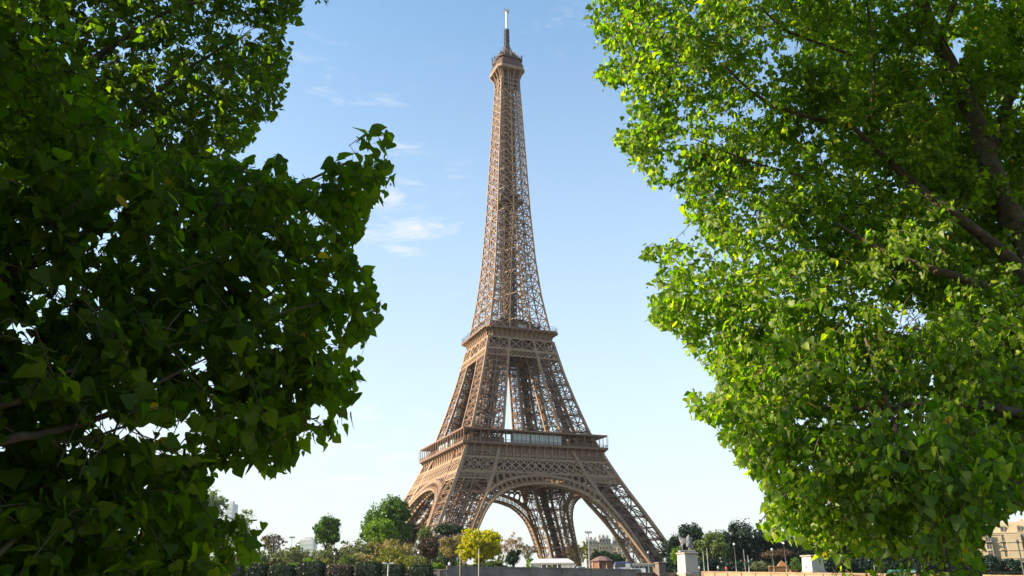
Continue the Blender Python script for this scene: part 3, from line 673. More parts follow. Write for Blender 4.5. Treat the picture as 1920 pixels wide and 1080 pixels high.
far_tree('park_tree', 'bright yellow green tree in front of the biggest broad green tree', 715, 966, 74, 262, 'fol_bright', 1030, 8, 3000, FT)
far_tree('park_tree', 'dark green tree tucked against the lower edge of the tower’s left leg', 768, 968, 44, 292, 'fol_dark', 1040, 6, 2000, FT)
far_tree('park_tree', 'tall pale grey green tree showing through the poplar leaves at left', 392, 892, 92, 250, 'fol_hazed', 1040, 9, 3600, FT)
far_tree('park_tree', 'thin yellowish tree just right of the tall pale grey green tree', 455, 948, 78, 262, 'fol_hazed', 1045, 8, 1500, FT)
far_tree('park_tree', 'small pinkish brown tree rising above the grey shrubs at left', 515, 994, 50, 250, 'fol_purple', 1040, 6, 1200, FT)
far_tree('park_tree', 'light green cone shaped tree above the dark maroon globe tree', 797, 984, 46, 238, 'fol_mid', 1035, 6, 1700, FT)
far_tree('park_tree', 'dark maroon globe shaped tree left of the beige one', 803, 1004, 58, 226, 'fol_maroon', 1058, 6, 2400, FT)
far_tree('umbrella_pine', 'dark flat topped pine in front of the tower’s near leg', 842, 982, 64, 268, 'fol_pine', 1004, 6, 2200, FT, flat=True)
far_tree('park_tree', 'beige blossoming tree left of the golden yellow tree', 850, 1002, 64, 236, 'fol_beige', 1050, 7, 2200, FT)
far_tree('park_tree', 'golden yellow weeping tree in full leaf, brightest of the park', 900, 991, 92, 205, 'fol_gold', 1062, 16, 6000, FT, seed=5)
far_tree('park_tree', 'nearly bare pale pink tree under the big arch', 962, 996, 58, 300, 'fol_pink', 1050, 7, 700, FT)
far_tree('park_tree', 'small brownish tree between the bare pink tree and the tower’s back leg', 990, 1016, 40, 310, 'fol_purple', 1055, 6, 900, FT)
far_tree('park_tree', 'small round dark green tree right of the golden yellow tree', 963, 1026, 44, 226, 'fol_dark', 1062, 6, 1500, FT)
far_tree('park_tree', 'olive yellow tree seen behind the tower’s back leg', 1084, 1014, 52, 500, 'fol_olive', 1062, 7, 1500, FT)
far_tree('park_tree', 'orange brown tree seen through the lattice of the tower’s back leg', 1058, 1022, 34, 480, 'fol_beige', 1062, 6, 1000, FT)
far_tree('park_tree', 'green tree below the white buildings, right behind the brick kiosk', 1124, 1028, 46, 470, 'fol_green', 1062, 7, 1500, FT)
far_tree('park_tree', 'green tree below the white buildings, beside the tower’s right leg', 1156, 1032, 44, 470, 'fol_green', 1064, 7, 1500, FT)
for px, top, w, mat, lab, Y in (
    (1262, 996, 56, 'fol_dark', 'dark tree touching the foot of the tower’s right leg', 300),
    (1290, 976, 72, 'fol_dark', 'tall dark blue green tree rising behind the horse statue', 310),
    (1326, 991, 76, 'fol_mid', 'lighter green tree right behind the statue', 276),
    (1352, 986, 46, 'fol_dark', 'narrow dark tree between the light green tree and the tallest dark tree', 296),
    (1386, 968, 78, 'fol_dark', 'tallest dark tree of the row right of the statue', 300),
    (1432, 984, 84, 'fol_dark', 'broad dark tree right of the tallest dark one', 306),
    (1482, 1000, 80, 'fol_dark', 'dark tree behind the tip of the right poplar’s leaves', 306),
    (1560, 992, 124, 'fol_dark', 'dark tree mostly hidden by poplar leaves above the second pedestal', 310),
    (1650, 985, 130, 'fol_dark', 'dark tree behind the lowest hanging poplar leaves, above the green bus', 316),
    (1745, 990, 130, 'fol_dark', 'dark tree hidden by poplar leaves, left of the cream apartment building', 320)):
    far_tree('park_tree', lab, px, top, w, Y, mat, 1062, 9, 3200, FT)
far_tree('shrub', 'yellow green bush at the left side of the statue pedestal', 1268, 1022, 30, 236, 'fol_bright', 1062, 5, 900, FS, 'shrub')
far_tree('acacia_tree', 'flat spreading brownish tree behind the orange timber stall', 1458, 1030, 78, 262, 'fol_maroon', 1050, 7, 1800, FT, flat=True)
far_tree('shrub', 'pale grey bush left of the orange timber stall', 1424, 1049, 46, 248, 'fol_grey', 1074, 5, 900, FS, 'shrub')
far_tree('shrub', 'small green tree shaped bush left of the second pedestal', 1491, 1040, 30, 250, 'fol_green', 1072, 5, 900, FS, 'shrub')
for px, top, w, mat, lab, Y in (
    (540, 1018, 96, 'fol_grey', 'wide grey green shrub at the left end of the planting', 226),
    (606, 1024, 74, 'fol_grey', 'narrower grey green shrub under the lone round tree', 224),
    (668, 1002, 78, 'fol_grey', 'tall olive grey shrub left of the beige shrub', 226),
    (716, 1003, 84, 'fol_beige', 'tall beige flowering shrub under the biggest green tree', 228),
    (750, 1012, 62, 'fol_beige', 'beige shrub just left of the dark maroon globe tree', 230),
    (735, 1020, 78, 'fol_olive', 'olive yellow shrub in front of the beige flowering shrub', 214),
    (690, 1030, 66, 'fol_beige', 'brownish orange shrub left of the olive yellow one', 210),
    (770, 1036, 60, 'fol_olive', 'yellow green shrub below the dark maroon globe tree', 206),
    (655, 1036, 50, 'fol_mid', 'small green shrub left of the brownish orange one', 208),
    (577, 1042, 32, 'fol_bright', 'bright green bush behind the clipped hedges', 196),
    (616, 1043, 30, 'fol_olive', 'small yellow bush beside the globe lamp', 196),
    (545, 1053, 44, 'fol_bright', 'low bright green bush at the left behind the hedges', 190),
    (508, 1050, 34, 'fol_maroon', 'low dark red bush at the far left behind the hedges', 192),
    (823, 1054, 36, 'fol_bright', 'low yellow green bush below the beige tree', 194),
    (992, 1042, 22, 'fol_bright', 'tiny bright bush left of the white marquee', 200),
    (840, 1044, 34, 'fol_dark', 'dark bush between the maroon globe and the golden tree', 204),
    (1004, 1061, 26, 'fol_mid', 'planter bush in front of the white marquee, at its left', 180),
    (1036, 1061, 24, 'fol_mid', 'planter bush in front of the white marquee, at its middle', 181)):
    far_tree('shrub', lab, px, top, w, Y, mat, 1080, 7, 1500, FS, 'shrub', trunk=False)
def treeline(name, px0, px1, top, Y, mat, n, seed):
    r = np.random.default_rng(seed); a, b = at(px0, top, Y), at(px1, top, Y); H = a.z - G; L = b.x - a.x; k = int(L / 5); bl = []
    for i in range(k):
        h = H * r.uniform(.6, 1.0); bl.append((a.x + L * (i + r.uniform(.2, .8)) / k, Y + r.uniform(-3, 3), G + h * .45, 4.2, 3, h * .55))
    return tag(crown_mesh(bl, n, .55, mat, None, r, name), kind='stuff')
treeline('treeline', 1245, 1960, 1022, 345, 'fol_dark', 30000, 1)
treeline('treeline', 330, 860, 1020, 330, 'fol_mid', 30000, 2)
treeline('undergrowth', 1250, 1900, 1046, 262, 'fol_dark', 20000, 4)
treeline('undergrowth', 840, 1010, 1050, 245, 'fol_mid', 6000, 6)
treeline('undergrowth', 420, 850, 1050, 240, 'fol_mid', 14000, 5)
def hedge(px0, px1, top, Y, mat, label):
    a, b = at(px0, top, Y), at(px1, top, Y); w = b.x - a.x; H = a.z - 1.2; dpt = 3.0
    t = thing('clipped_hedge', label, 'hedge', ((a.x + b.x) / 2, Y, 1.2), 0, 'clipped hedges on the embankment')
    mb = MB(); mb.loft([(0, .3), (H * .55, .5), (H - .55, .5), (H - .18, .2), (H - .1, -.15)], -w / 2 + .15, w / 2 - .15, -dpt / 2, dpt / 2, .5); mb.build('body', 'ground', t).data.materials[0] = M['hedge_core']
    n = int(2600 * w / 8); r = rng; ang = r.uniform(0, 1, n)
    x = r.uniform(-1, 1, n); y = r.uniform(-1, 1, n); z = r.uniform(0, 1, n); f = r.integers(0, 4, n)
    x = np.where(f == 2, np.sign(x), x); y = np.where(f <= 0, -1, np.where(f == 3, 1, y)); z = np.where(f == 1, 1, z)
    q = np.stack([x, y, z * 2 - 1], 1); q /= (np.sum(np.abs(q) ** 6, axis=1, keepdims=True)) ** (1 / 6)
    P = q * np.array([w / 2, dpt / 2, H / 2]) + np.array([0, 0, H / 2]) + r.normal(size=(n, 3)) * .06
    nv = q + r.normal(size=(n, 3)) * .7; nv /= np.linalg.norm(nv, axis=1, keepdims=True); tt = np.cross(nv, r.normal(size=(n, 3))); tt /= np.linalg.norm(tt, axis=1, keepdims=True); bb = np.cross(nv, tt); s = .2 * r.uniform(.6, 1.4, (n, 1))
    V = np.stack([P - tt * s, P - bb * s * .6, P + tt * s, P + bb * s * .6], 1).reshape(-1, 3)
    make('leaves', V, np.arange(n * 4), np.full(n, 4), mat, t, tint=np.repeat(np.clip(r.normal(.5, .22, n), 0, .97), 4))
M['hedge_core'] = noisy('hedge_core', (0.012, 0.02, 0.01), (0.02, 0.03, 0.015), 2, 1)
for a, b, tp_, m, lab in ((410, 462, 1060, 'fol_hedge', 'leftmost dark clipped hedge, partly behind poplar leaves'), (464, 503, 1058, 'fol_hedge', 'narrow dark clipped hedge below the low dark red bush'), (504, 555, 1060, 'fol_hedge', 'flat dark clipped hedge below the low bright green bush'),
    (557, 609, 1054, 'fol_hedge', 'tallest dark clipped hedge, below the bright green bush'), (612, 663, 1060, 'fol_hedge_red', 'reddish brown clipped hedge between two dark green ones'), (664, 715, 1055, 'fol_hedge', 'dark clipped hedge left of the double headed lamp'),
    (717, 758, 1060, 'fol_hedge', 'dark clipped hedge behind the double headed lamp'), (767, 812, 1059, 'fol_hedge', 'last dark clipped hedge at the end of the stone wall')):
    hedge(a, b, tp_, 167, m, lab)

# ---------------------------------------------------------------- street furniture, vehicles, buildings
def H_at(px, py, Y): return at(px, py, Y).z
def globe_lamp(px, top, Y, label, ground=G, rg=.28):
    p = at(px, top, Y); h = p.z - ground
    t = thing('street_lamp', label, 'street lamp', (p.x, Y, ground), 0, 'globe street lamps')
    mb = MB(); mb.lathe((0, 0, 0), [(.24, 0), (.24, .25), (.12, .35), (.1, 1.1), (.065, 1.2), (.05, h - .62), (.12, h - .58), (.12, h - .5)], 10); mb.build('pole', 'grey', t, True)
    g_ = MB(); g_.lathe((0, 0, h - rg), [(.05, -rg), (rg * .7, -rg * .72), (rg, 0), (rg * .7, rg * .72), (.06, rg)], 12); g_.build('lamp_globe', 'lamp', t, True)
    cp = MB(); cp.lathe((0, 0, h - .06), [(.12, 0), (.09, .08), (.02, .16)], 8); cp.build('cap', 'black', t)
    return t
globe_lamp(628, 1036, 190, 'globe lamp standing right of the small yellow bush', rg=.27)
globe_lamp(785, 1034, 190, 'globe lamp beside the dark maroon globe tree', rg=.27)
globe_lamp(1376, 1018, 222, 'tall white globe lamp below the tallest dark tree', rg=.3)
globe_lamp(1447, 1028, 224, 'globe lamp rising left of the orange timber stall', rg=.28)
globe_lamp(1469, 1016, 222, 'tall globe lamp rising from the orange timber stall', rg=.3)
globe_lamp(1215, 1034, 240, 'globe lamp in front of the tower’s right foot', rg=.27)
def pole(px, top, Y, label, mat='stone', r0=.1, base=-1.0, grp='plain poles'):
    p = at(px, top, Y); h = p.z - base
    t = thing('flag_pole', label, 'pole', (p.x, Y, base), 0, grp)
    mb = MB(); mb.lathe((0, 0, 0), [(r0 * 2, 0), (r0 * 2, .3), (r0 * 1.3, .4), (r0, h * .5), (r0 * .8, h - .1)], 10); mb.build('shaft', mat, t, True)
    c = MB(); c.lathe((0, 0, h - .1), [(r0 * .8, 0), (r0 * 1.3, .05), (r0 * 1.2, .16), (.02, .24)], 8); c.build('finial', mat, t, True)
pole(863, 1033, 165, 'white pole in front of the left half of the golden tree', r0=.085)
pole(898, 1030, 165, 'thicker white pole in front of the middle of the golden tree', r0=.12)
pole(1318, 1035, 226, 'thin grey pole just right of the statue pedestal', 'grey', .1, G)
pole(1325, 1028, 230, 'taller thin grey pole behind the first one by the pedestal', 'grey', .1, G)
pole(1402, 1042, 224, 'short grey pole beside the traffic light', 'grey', .1, G)
pole(1638, 1056, 236, 'short thin pole under the hanging poplar leaves', 'grey', .09, G)
pole(1728, 1062, 240, 'small thin pole right of the green bus', 'grey', .09, G)
# double headed lamp
p = at(728, 1055, 160); t = thing('double_lamp', 'white double headed street lamp in front of the hedges', 'street lamp', (p.x, 160, -1))
mb = MB(); h = p.z + 1; mb.lathe((0, 0, 0), [(.22, 0), (.2, .4), (.11, .5), (.09, h - .15)], 10); mb.beam((-.75, 0, h - .2), (.75, 0, h - .2), .1); mb.build('pole', 'white', t)
for s in (-1, 1): hb = MB(); hb.box(s * .7 - .4, s * .7 + .4, -.16, .16, h - .2, h, .05); hb.build('lamp_head', 'white', t)
def flood(px, top, Y, label):
    p = at(px, top, Y); h = p.z - G; t = thing('floodlight_mast', label, 'floodlight', (p.x, Y, G), 0, 'tall floodlight masts')
    mb = MB(); mb.lathe((0, 0, 0), [(.28, 0), (.26, .5), (.18, .6), (.1, h - .3)], 10); mb.build('pole', 'grey', t, True)
    hd = MB()
    for i in range(4): hd.box(-1.05 + i * .55, -.65 + i * .55, -.3, .3, h - .45, h, .05)
    hd.beam((-1.0, 0, h - .5), (1.0, 0, h - .5), .14); hd.build('lamp_head', 'grey', t)
flood(1103, 996, 250, 'tall floodlight mast standing under the arch left of the brick kiosk')
flood(548, 1006, 330, 'distant floodlight mast above the wide grey green shrub')
# traffic light
p = at(1394, 1030, 224); h = p.z - G; t = thing('traffic_light', 'traffic light post with dark signal box between two poles', 'traffic light', (p.x, 224, G))
mb = MB(); mb.lathe((0, 0, 0), [(.15, 0), (.1, .3), (.08, h)], 8); mb.build('post', 'grey', t)
sb = MB(); sb.box(-.22, .22, -.35, -.1, h * .38, h * .38 + 1.0, .04); sg = sb.build('signal_box', 'black', t)
for i, m in enumerate(('green', 'black', 'red')): lb = MB(); lb.lathe((0, -.36, h * .38 + .2 + i * .3), [(.1, -.1), (.1, .1)], 8); lb.build('lens', m, sg)
# marquee
a, b = at(993, 1048, 196), at(1075, 1048, 196); wz = b.x - a.x; eave = H_at(1000, 1056, 196) - G; ridge = a.z - G
t = thing('marquee', 'long white marquee tent under the big arch', 'tent', ((a.x + b.x) / 2, 196, G)); mb = MB(); w2 = wz / 2
mb.add([(-w2, -3, eave), (w2, -3, eave), (w2, 3, eave), (-w2, 3, eave), (-w2 + 1.2, 0, ridge), (w2 - 1.2, 0, ridge)], [(0, 1, 5, 4), (2, 3, 4, 5), (1, 2, 5), (3, 0, 4)])
mb.build('roof', 'white', t, solid=.06)
wl = MB()
for i in range(9):
    x = -w2 + .15 + (wz - .3) * i / 8; wl.beam((x, -2.9, 0), (x, -2.9, eave), .12); wl.beam((x, 2.9, 0), (x, 2.9, eave), .12)
wl.build('tent_pole', 'white', t)
vl = MB(); vl.box(-w2, w2, -3.02, -2.96, eave - .35, eave); vl.box(-w2, -w2 + wz * .22, -2.95, -2.9, 0, eave - .3); vl.box(w2 - wz * .3, w2, -2.95, -2.9, 0, eave - .3); vl.box(-w2, w2, 2.9, 2.95, 0, eave - .3); vl.build('side_wall', 'cream', t)
# brick kiosk
a, b = at(1107, 1060, 200), at(1150, 1060, 200); rw = (b.x - a.x) / 2; hw_ = H_at(1130, 1053, 200) - G; ht = H_at(1130, 1044, 200) - G
t = thing('brick_kiosk', 'eight sided brick kiosk with a low tiled roof beside the bus', 'kiosk', ((a.x + b.x) / 2, 200, G))
mb = MB(); mb.lathe((0, 0, 0), [(rw * .86, 0), (rw * .86, hw_)], 8, .39); mb.build('wall', 'brick', t)
mb = MB(); mb.lathe((0, 0, hw_), [(rw * 1.02, 0), (rw * 1.05, .18), (rw * .75, (ht - hw_) * .6), (rw * .35, ht - hw_), (.1, ht - hw_ + .15)], 8, .39); mb.build('roof', 'tile', t)
mb = MB(); mb.box(-.6, .6, -rw * .82, -rw * .77, 0, hw_ * .8, .03); mb.build('door', 'iron_dark', t)
mb = MB()
for i in range(8): an_ = .39 + i * math.pi / 4; mb.beam((rw * .87 * math.cos(an_), rw * .87 * math.sin(an_), 0), (rw * .87 * math.cos(an_), rw * .87 * math.sin(an_), hw_), .22)
mb.build('pilaster', 'tan', t)
# vehicles
def wheels(t, xs, y, r=.42):
    for x in xs:
        for s in (-1, 1):
            mb = MB(); n = 14; mb.rings([[(x + rr_ * math.cos(2 * math.pi * i / n), s * y + d, r + rr_ * math.sin(2 * math.pi * i / n)) for i in range(n)] for rr_, d in ((r * .9, -.13), (r, -.1), (r, .1), (r * .9, .13))])
            w_ = mb.build('wheel', 'rubber', t, True); rm = MB(); rm.rings([[(x + rr_ * math.cos(2 * math.pi * i / n), s * y + s * d, r + rr_ * math.sin(2 * math.pi * i / n)) for i in range(n)] for rr_, d in ((r * .6, .1), (r * .55, .15))]); rm.build('rim', 'silver', w_)
def bus(px0, px1, top, Y, label, lower, upper, ground):
    a, b = at(px0, top, Y), at(px1, top, Y); L = b.x - a.x; H = a.z - ground; H = max(H, 2.6); L = max(L, 4)
    t = thing('bus', label, 'bus', ((a.x + b.x) / 2, Y, ground)); w = 1.2
    mb = MB(); mb.loft([(.35, .05), (.5, .15), (H * .55, .15)], -L / 2, L / 2, -w, w, .15); mb.build('body', lower, t)
    mb = MB(); mb.loft([(H * .55 + .004, .15), (H * .9, .12), (H, -.1)], -L / 2, L / 2, -w, w, .15); r_ = mb.build('upper_body', upper, t)
    mb = MB(); n = max(3, int(L / 1.5))
    for i in range(n): x0 = -L / 2 + .25 + (L - .5) * i / n; mb.box(x0, x0 + (L - .5) / n - .12, -w - .02, -w + .03, H * .56, H * .84, .02)
    mb.build('window', 'pane', r_); mb = MB(); mb.box(L * .12, L * .4, -w - .03, -w + .02, H * .5, H * .85, .02); mb.build('advert_panel', 'silver', t)
    if lower == 'silver':
        mb = MB(); mb.box(L * .1, L * .38, -w - .032, -w + .02, .5, H * .42, .02); mb.build('red_panel', 'red', t)
    wheels(t, (-L * .3, L * .3), w - .1, .48); return t
bus(1152, 1183, 1053.5, 204, 'bus with navy roof band and silver lower side between kiosk and tower leg', 'silver', 'navy', G)
bus(1666, 1718, 1070, 258, 'bus with a green roof half hidden behind the tan parapet', 'green', 'green', 2.3)
def car(px, top, Y, wpx, label, mat, ground=G, van=False):
    p = at(px, top, Y); L = 4.3; H = 1.5 if not van else 2.1
    t = thing('parked_car', label, 'car', (p.x, Y, p.z - H), 0, 'parked cars on the far bank'); hw = .85
    pr = [(-2.15, .35), (-2.1, .8), (-1.2, .95), (-.6, H), (1.0, H), (1.7, .98), (2.12, .9), (2.15, .35)] if not van else [(-2.15, .35), (-2.1, 1.0), (-1.5, 1.2), (-.95, H), (2.05, H), (2.12, .9), (2.15, .35)]
    mb = MB(); n = len(pr); mb.rings([[(x, -hw * (1 if z < 1 else .86), z) for x, z in pr], [(x, hw * (1 if z < 1 else .86), z) for x, z in pr]]); o = mb.build('body', mat, t)
    wn = MB()
    for s in (-1, 1): wn.add([(x, s * hw * y_, z) for x, y_, z in ((-.95, 1.005, 1.0), (1.35, 1.005, 1.0), (.9, .885, H - .1), (-.5, .885, H - .1))], [(0, 1, 2, 3)])
    wn.build('window', 'pane', t, solid=.03)
    for x, m in ((-2.13, 'lamp'), (2.13, 'red')):
        for s in (-1, 1): q = MB(); q.box(x - .05, x + .05, s * .6 - .16, s * .6 + .16, .62, .78, .02); q.build('headlight' if x < 0 else 'tail_light', m, t)
    wheels(t, (-1.35, 1.35), .75, .32)
car(1088, 1062.5, 190, 16, 'white car parked between the marquee and the brick kiosk', 'silver')
car(1192, 1066, 196, 16, 'pale silver blue car at the foot of the tower’s right leg', 'silver', van=True)
# low pale buildings and pier
def at_box(name, label, cat, px0, px1, top, Y, dep, ground, mat, roofmat=None):
    a, b = at(px0, top, Y), at(px1, top, Y); w = b.x - a.x; H = a.z - ground
    t = thing(name, label, cat, ((a.x + b.x) / 2, Y, ground)); mb = MB(); mb.box(-w / 2, w / 2, 0, dep, 0, H); mb.build('wall', mat, t)
    mb = MB(); mb.box(-w / 2 - .25, w / 2 + .25, -.25, dep + .25, H + .003, H + .35); mb.build('roof', roofmat or mat, t); return t, w, H
t, w, H = at_box('ticket_office', 'low cream ticket building at the foot of the tower’s right leg', 'building', 1181, 1224, 1058.5, 300, 6, G, 'cream')
for i in range(5):
    mb = MB(); x = -w / 2 + (i + .5) * w / 5; mb.box(x - .6, x + .6, -.05, .1, 1.0, H - .6); mb.build('window', 'pane', t)
a, b = at(1229, 1054, 196), at(1246, 1054, 196); w = b.x - a.x; H = a.z
t = thing('stone_pier', 'square brown stone pier between the tower’s right leg and the statue', 'pier', ((a.x + b.x) / 2, 196, 0), .35)
mb = MB(); mb.box(-w / 2 * .85, w / 2 * .85, -w / 2 * .85, w / 2 * .85, 0, H - .35, .05); mb.build('pier_body', 'pier', t); mb = MB(); mb.box(-w / 2, w / 2, -w / 2, w / 2, H - .346, H, .06); mb.build('cap', 'pier', t)
# statue pedestals
def pedestal(px0, px1, top, bot, Y, rz, label):
    a, b = at(px0, top, Y), at(px1, top, Y); w = (b.x - a.x) / 1.3; H = a.z - at(px0, bot, Y).z + 2.5; z0 = a.z - H
    t = thing('statue_pedestal', label, 'pedestal', ((a.x + b.x) / 2, Y, z0), rz, 'stone pedestals at the bridge end'); h2 = w / 2
    mb = MB(); sqr = lambda k, z: [(x * k, y * k, z) for x, y in ((-h2, -h2), (h2, -h2), (h2, h2), (-h2, h2))]
    mb.rings([sqr(1.03, 2.9), sqr(.95, H - .5)]); mb.build('shaft', 'cream', t)
    mb = MB(); mb.rings([sqr(1.22, 0), sqr(1.22, 2.5), sqr(1.06, 2.9)]); mb.build('plinth', 'stone', t)
    mb = MB(); mb.rings([sqr(.98, H - .5), sqr(1.12, H - .32), sqr(1.12, H - .08), sqr(1.0, H)]); mb.build('cornice', 'stone', t)
    return t, Vector(((a.x + b.x) / 2, Y, a.z)), w
pd1 = pedestal(1270, 1306, 1036, 1076, 210, .36, 'white stone pedestal carrying the horse and warrior statue')
pd2 = pedestal(1504, 1540, 1041, 1073, 226, .36, 'white stone pedestal half hidden by the hanging poplar leaves')
def skin(name, pts, edges, mat, parent, loc=(0, 0, 0), root=0, sub=1):
    me = bpy.data.meshes.new(name); me.from_pydata([Vector(p[:3]) for p in pts], edges, []); me.materials.append(M[mat])
    o = bpy.data.objects.new(name, me); COL.objects.link(o); o.location = loc; o.parent = parent
    o.modifiers.new('skin', 'SKIN'); md = o.modifiers.new('sub', 'SUBSURF'); md.levels = md.render_levels = sub
    for i, p in enumerate(pts):
        v = me.skin_vertices[0].data[i]; v.radius = (p[3], p[4] if len(p) > 4 else p[3]); v.use_root = i == root
    return o

t = thing('horse_statue', 'weathered grey statue of a warrior standing beside his horse', 'statue', pd1[1] + Vector((0, 0, .002)), .1); t.scale = (1.1, 1.1, 1.08)
mb = MB(); mb.box(-1.75, 1.75, -.95, .95, 0, .45, .08); mb.build('base', 'bronze', t)
hp = [(-.1, .1, 2.35, .52, .6), (.75, .1, 2.4, .5, .55), (-.85, .1, 2.4, .5, .6), (-1.25, .1, 2.95, .3, .42), (-1.45, .1, 3.55, .22, .32), (-1.6, .1, 3.9, .2, .24), (-2.0, .1, 3.55, .15, .17), (-2.2, .1, 3.3, .1, .12),
      (-.95, -.2, 1.55, .18), (-1.05, -.2, 1.0, .11), (-1.0, -.2, .45, .12), (-.9, .4, 1.55, .18), (-1.35, .4, 1.35, .12), (-1.3, .4, .8, .1),
      (.95, -.2, 1.6, .28), (.8, -.2, 1.15, .15), (1.05, -.2, .9, .11), (1.0, -.2, .45, .12), (.95, .4, 1.6, .28), (.85, .4, 1.15, .15), (1.1, .4, .9, .11), (1.05, .4, .45, .12),
      (1.25, .1, 2.6, .16), (1.5, .1, 2.2, .17), (1.5, .1, 1.4, .1), (-1.5, -.02, 4.15, .06), (-1.5, .22, 4.15, .06)]
he = [(0, 1), (0, 2), (2, 3), (3, 4), (4, 5), (5, 6), (6, 7), (2, 8), (8, 9), (9, 10), (2, 11), (11, 12), (12, 13), (1, 14), (14, 15), (15, 16), (16, 17), (1, 18), (18, 19), (19, 20), (20, 21), (1, 22), (22, 23), (23, 24), (5, 25), (5, 26)]
skin('horse', hp, he, 'bronze', t)
def figure(pose, s=1.0):
    """standing person: joints (x across, y depth, z up), radius"""
    j = dict(pel=(0, 0, .95, .15, .11), ab=(0, 0, 1.12, .14, .1), ch=(0, -.01, 1.34, .17, .115), nk=(0, 0, 1.5, .06), hd=(0, -.02, 1.6, .085, .1), tp=(0, -.01, 1.72, .07, .08),
             ls=(-.19, 0, 1.42, .06), le=(-.25, .03, 1.14, .045), lw=(-.24, -.06, .9, .033), lh=(-.24, -.09, .8, .04, .025), rs=(.19, 0, 1.42, .06), re=(.25, .03, 1.14, .045), rw=(.24, -.06, .9, .033), rh=(.24, -.09, .8, .04, .025),
             lt=(-.1, 0, .86, .085), lk=(-.1, -.02, .5, .06), la=(-.1, .02, .09, .04), lf=(-.11, -.14, .04, .035), rt=(.1, 0, .86, .085), rk=(.1, -.02, .5, .06), ra=(.1, .02, .09, .04), rf=(.11, -.14, .04, .035))
    j.update(pose); k = list(j); ed = [('pel', 'ab'), ('ab', 'ch'), ('ch', 'nk'), ('nk', 'hd'), ('hd', 'tp'), ('ch', 'ls'), ('ls', 'le'), ('le', 'lw'), ('lw', 'lh'), ('ch', 'rs'), ('rs', 're'), ('re', 'rw'), ('rw', 'rh'), ('pel', 'lt'), ('lt', 'lk'), ('lk', 'la'), ('la', 'lf'), ('pel', 'rt'), ('rt', 'rk'), ('rk', 'ra'), ('ra', 'rf')]
    return [tuple(v * s for v in j[n]) for n in k], [(k.index(a), k.index(b)) for a, b in ed]
fpnts, fe = figure(dict(re=(.42, -.05, 1.25, .05), rw=(.2, -.2, 1.2, .04), rh=(.1, -.24, 1.22, .045)), 2.0)
skin('warrior', fpnts, fe, 'bronze', t, (.45, -.62, .42))
cl_ = MB(); cl_.rings([[(.45 + r_ * math.cos(i * math.pi / 6) * 1.1, -.5 + r_ * .8 * math.sin(i * math.pi / 6), z) for i in range(12)] for r_, z in ((.62, 1.2), (.5, 2.0), (.4, 2.6), (.46, 3.2), (.2, 3.5))]); cl_.build('cloak', 'bronze', t, True)
def person(px, top, Y, label, top_mat, leg_mat, pose={}, rz=0, ground=G):
    p = at(px, top, Y); t = thing('person', label, 'person', (p.x, Y, p.z - 1.76), rz)
    P, E_ = figure(pose); skin('body', P, E_, 'skin', t)
    jk = MB(); n = 12; jk.rings([[(r_ * math.cos(2 * math.pi * i / n), r_ * .7 * math.sin(2 * math.pi * i / n), z) for i in range(n)] for r_, z in ((.19, .88), (.185, 1.1), (.225, 1.36), (.2, 1.46), (.08, 1.52))]); jk.build('jacket', top_mat, t, True)
    tr = MB()
    for s in (-1, 1): tr.tube([(s * .09, 0, .94), (s * .1, -.02, .5), (s * .1, .02, .1)], [.115, .085, .07], 10); jk2 = MB(); jk2.tube([(s * .19, 0, 1.44), (s * .25, .03, 1.14), (s * .24, -.06, .92)], [.08, .065, .05], 8); jk2.build('sleeve', top_mat, t, True)
    tr.build('trousers', leg_mat, t, True)
    hr = MB(); hr.lathe((0, .015, 1.64), [(.085, -.06), (.105, 0), (.1, .07), (.06, .115), (.01, .13)], 10); hr.build('hair', 'hair', t, True); return t
person(1346, 1060, 222, 'person in a white top standing behind the tan parapet', 'cloth_white', 'cloth_dark', rz=.4)
person(1361, 1061, 222, 'person in a red top standing behind the tan parapet', 'cloth_red', 'cloth_dark', rz=-.6)
person(1311, 1060, 214, 'person in a white top at the right side of the statue pedestal', 'cloth_white', 'cloth_dark', rz=1.2)
person(843, 1052, 176, 'person in a pale jacket near the end of the stone wall', 'cloth_white', 'cloth_dark', rz=.2)
# orange timber stall
a, b = at(1443, 1063, 226), at(1477, 1063, 226); w = b.x - a.x; z0 = a.z - 2.2
t = thing('timber_stall', 'orange timber stall with a small peaked top behind the tan parapet', 'stall', ((a.x + b.x) / 2, 226, z0)); mb = MB()
for i in range(5): mb.box(-w / 2, w / 2, -.9, -.82, .3 + i * .38, .56 + i * .38, .02)
for i in range(6): x = -w / 2 + w * i / 5; mb.beam((x, -.8, 0), (x, -.8, 2.2), .14); mb.beam((x, .8, 0), (x, .8, 2.2), .14)
mb.build('slatted_wall', 'wood', t); mb = MB(); mb.box(-w / 2 - .1, w / 2 + .1, -1.0, 1.0, 2.2, 2.4, .03)
mb.rings([[(x + .9, y, z) for x, y, z in ((-1.2, -.8, 2.403), (1.2, -.8, 2.403), (1.2, .8, 2.403), (-1.2, .8, 2.403))], [(x + .9, y, z) for x, y, z in ((-.15, -.1, 3.7), (.15, -.1, 3.7), (.15, .1, 3.7), (-.15, .1, 3.7))]]); mb.build('roof', 'wood', t)
a = at(1487, 1065, 228); t = thing('timber_box', 'small orange timber planter box right of the timber stall', 'planter', (a.x, 228, a.z - 1.5)); mb = MB()
mb.box(-.8, .8, -.8, .8, 0, .9, .05); mb.box(-.9, .9, -.9, .9, .9, 1.05, .03); mb.build('box', 'wood', t); crown_mesh([(0, 0, 1.3, .7, .7, .35)], 300, .14, 'fol_green', t, name='plant')

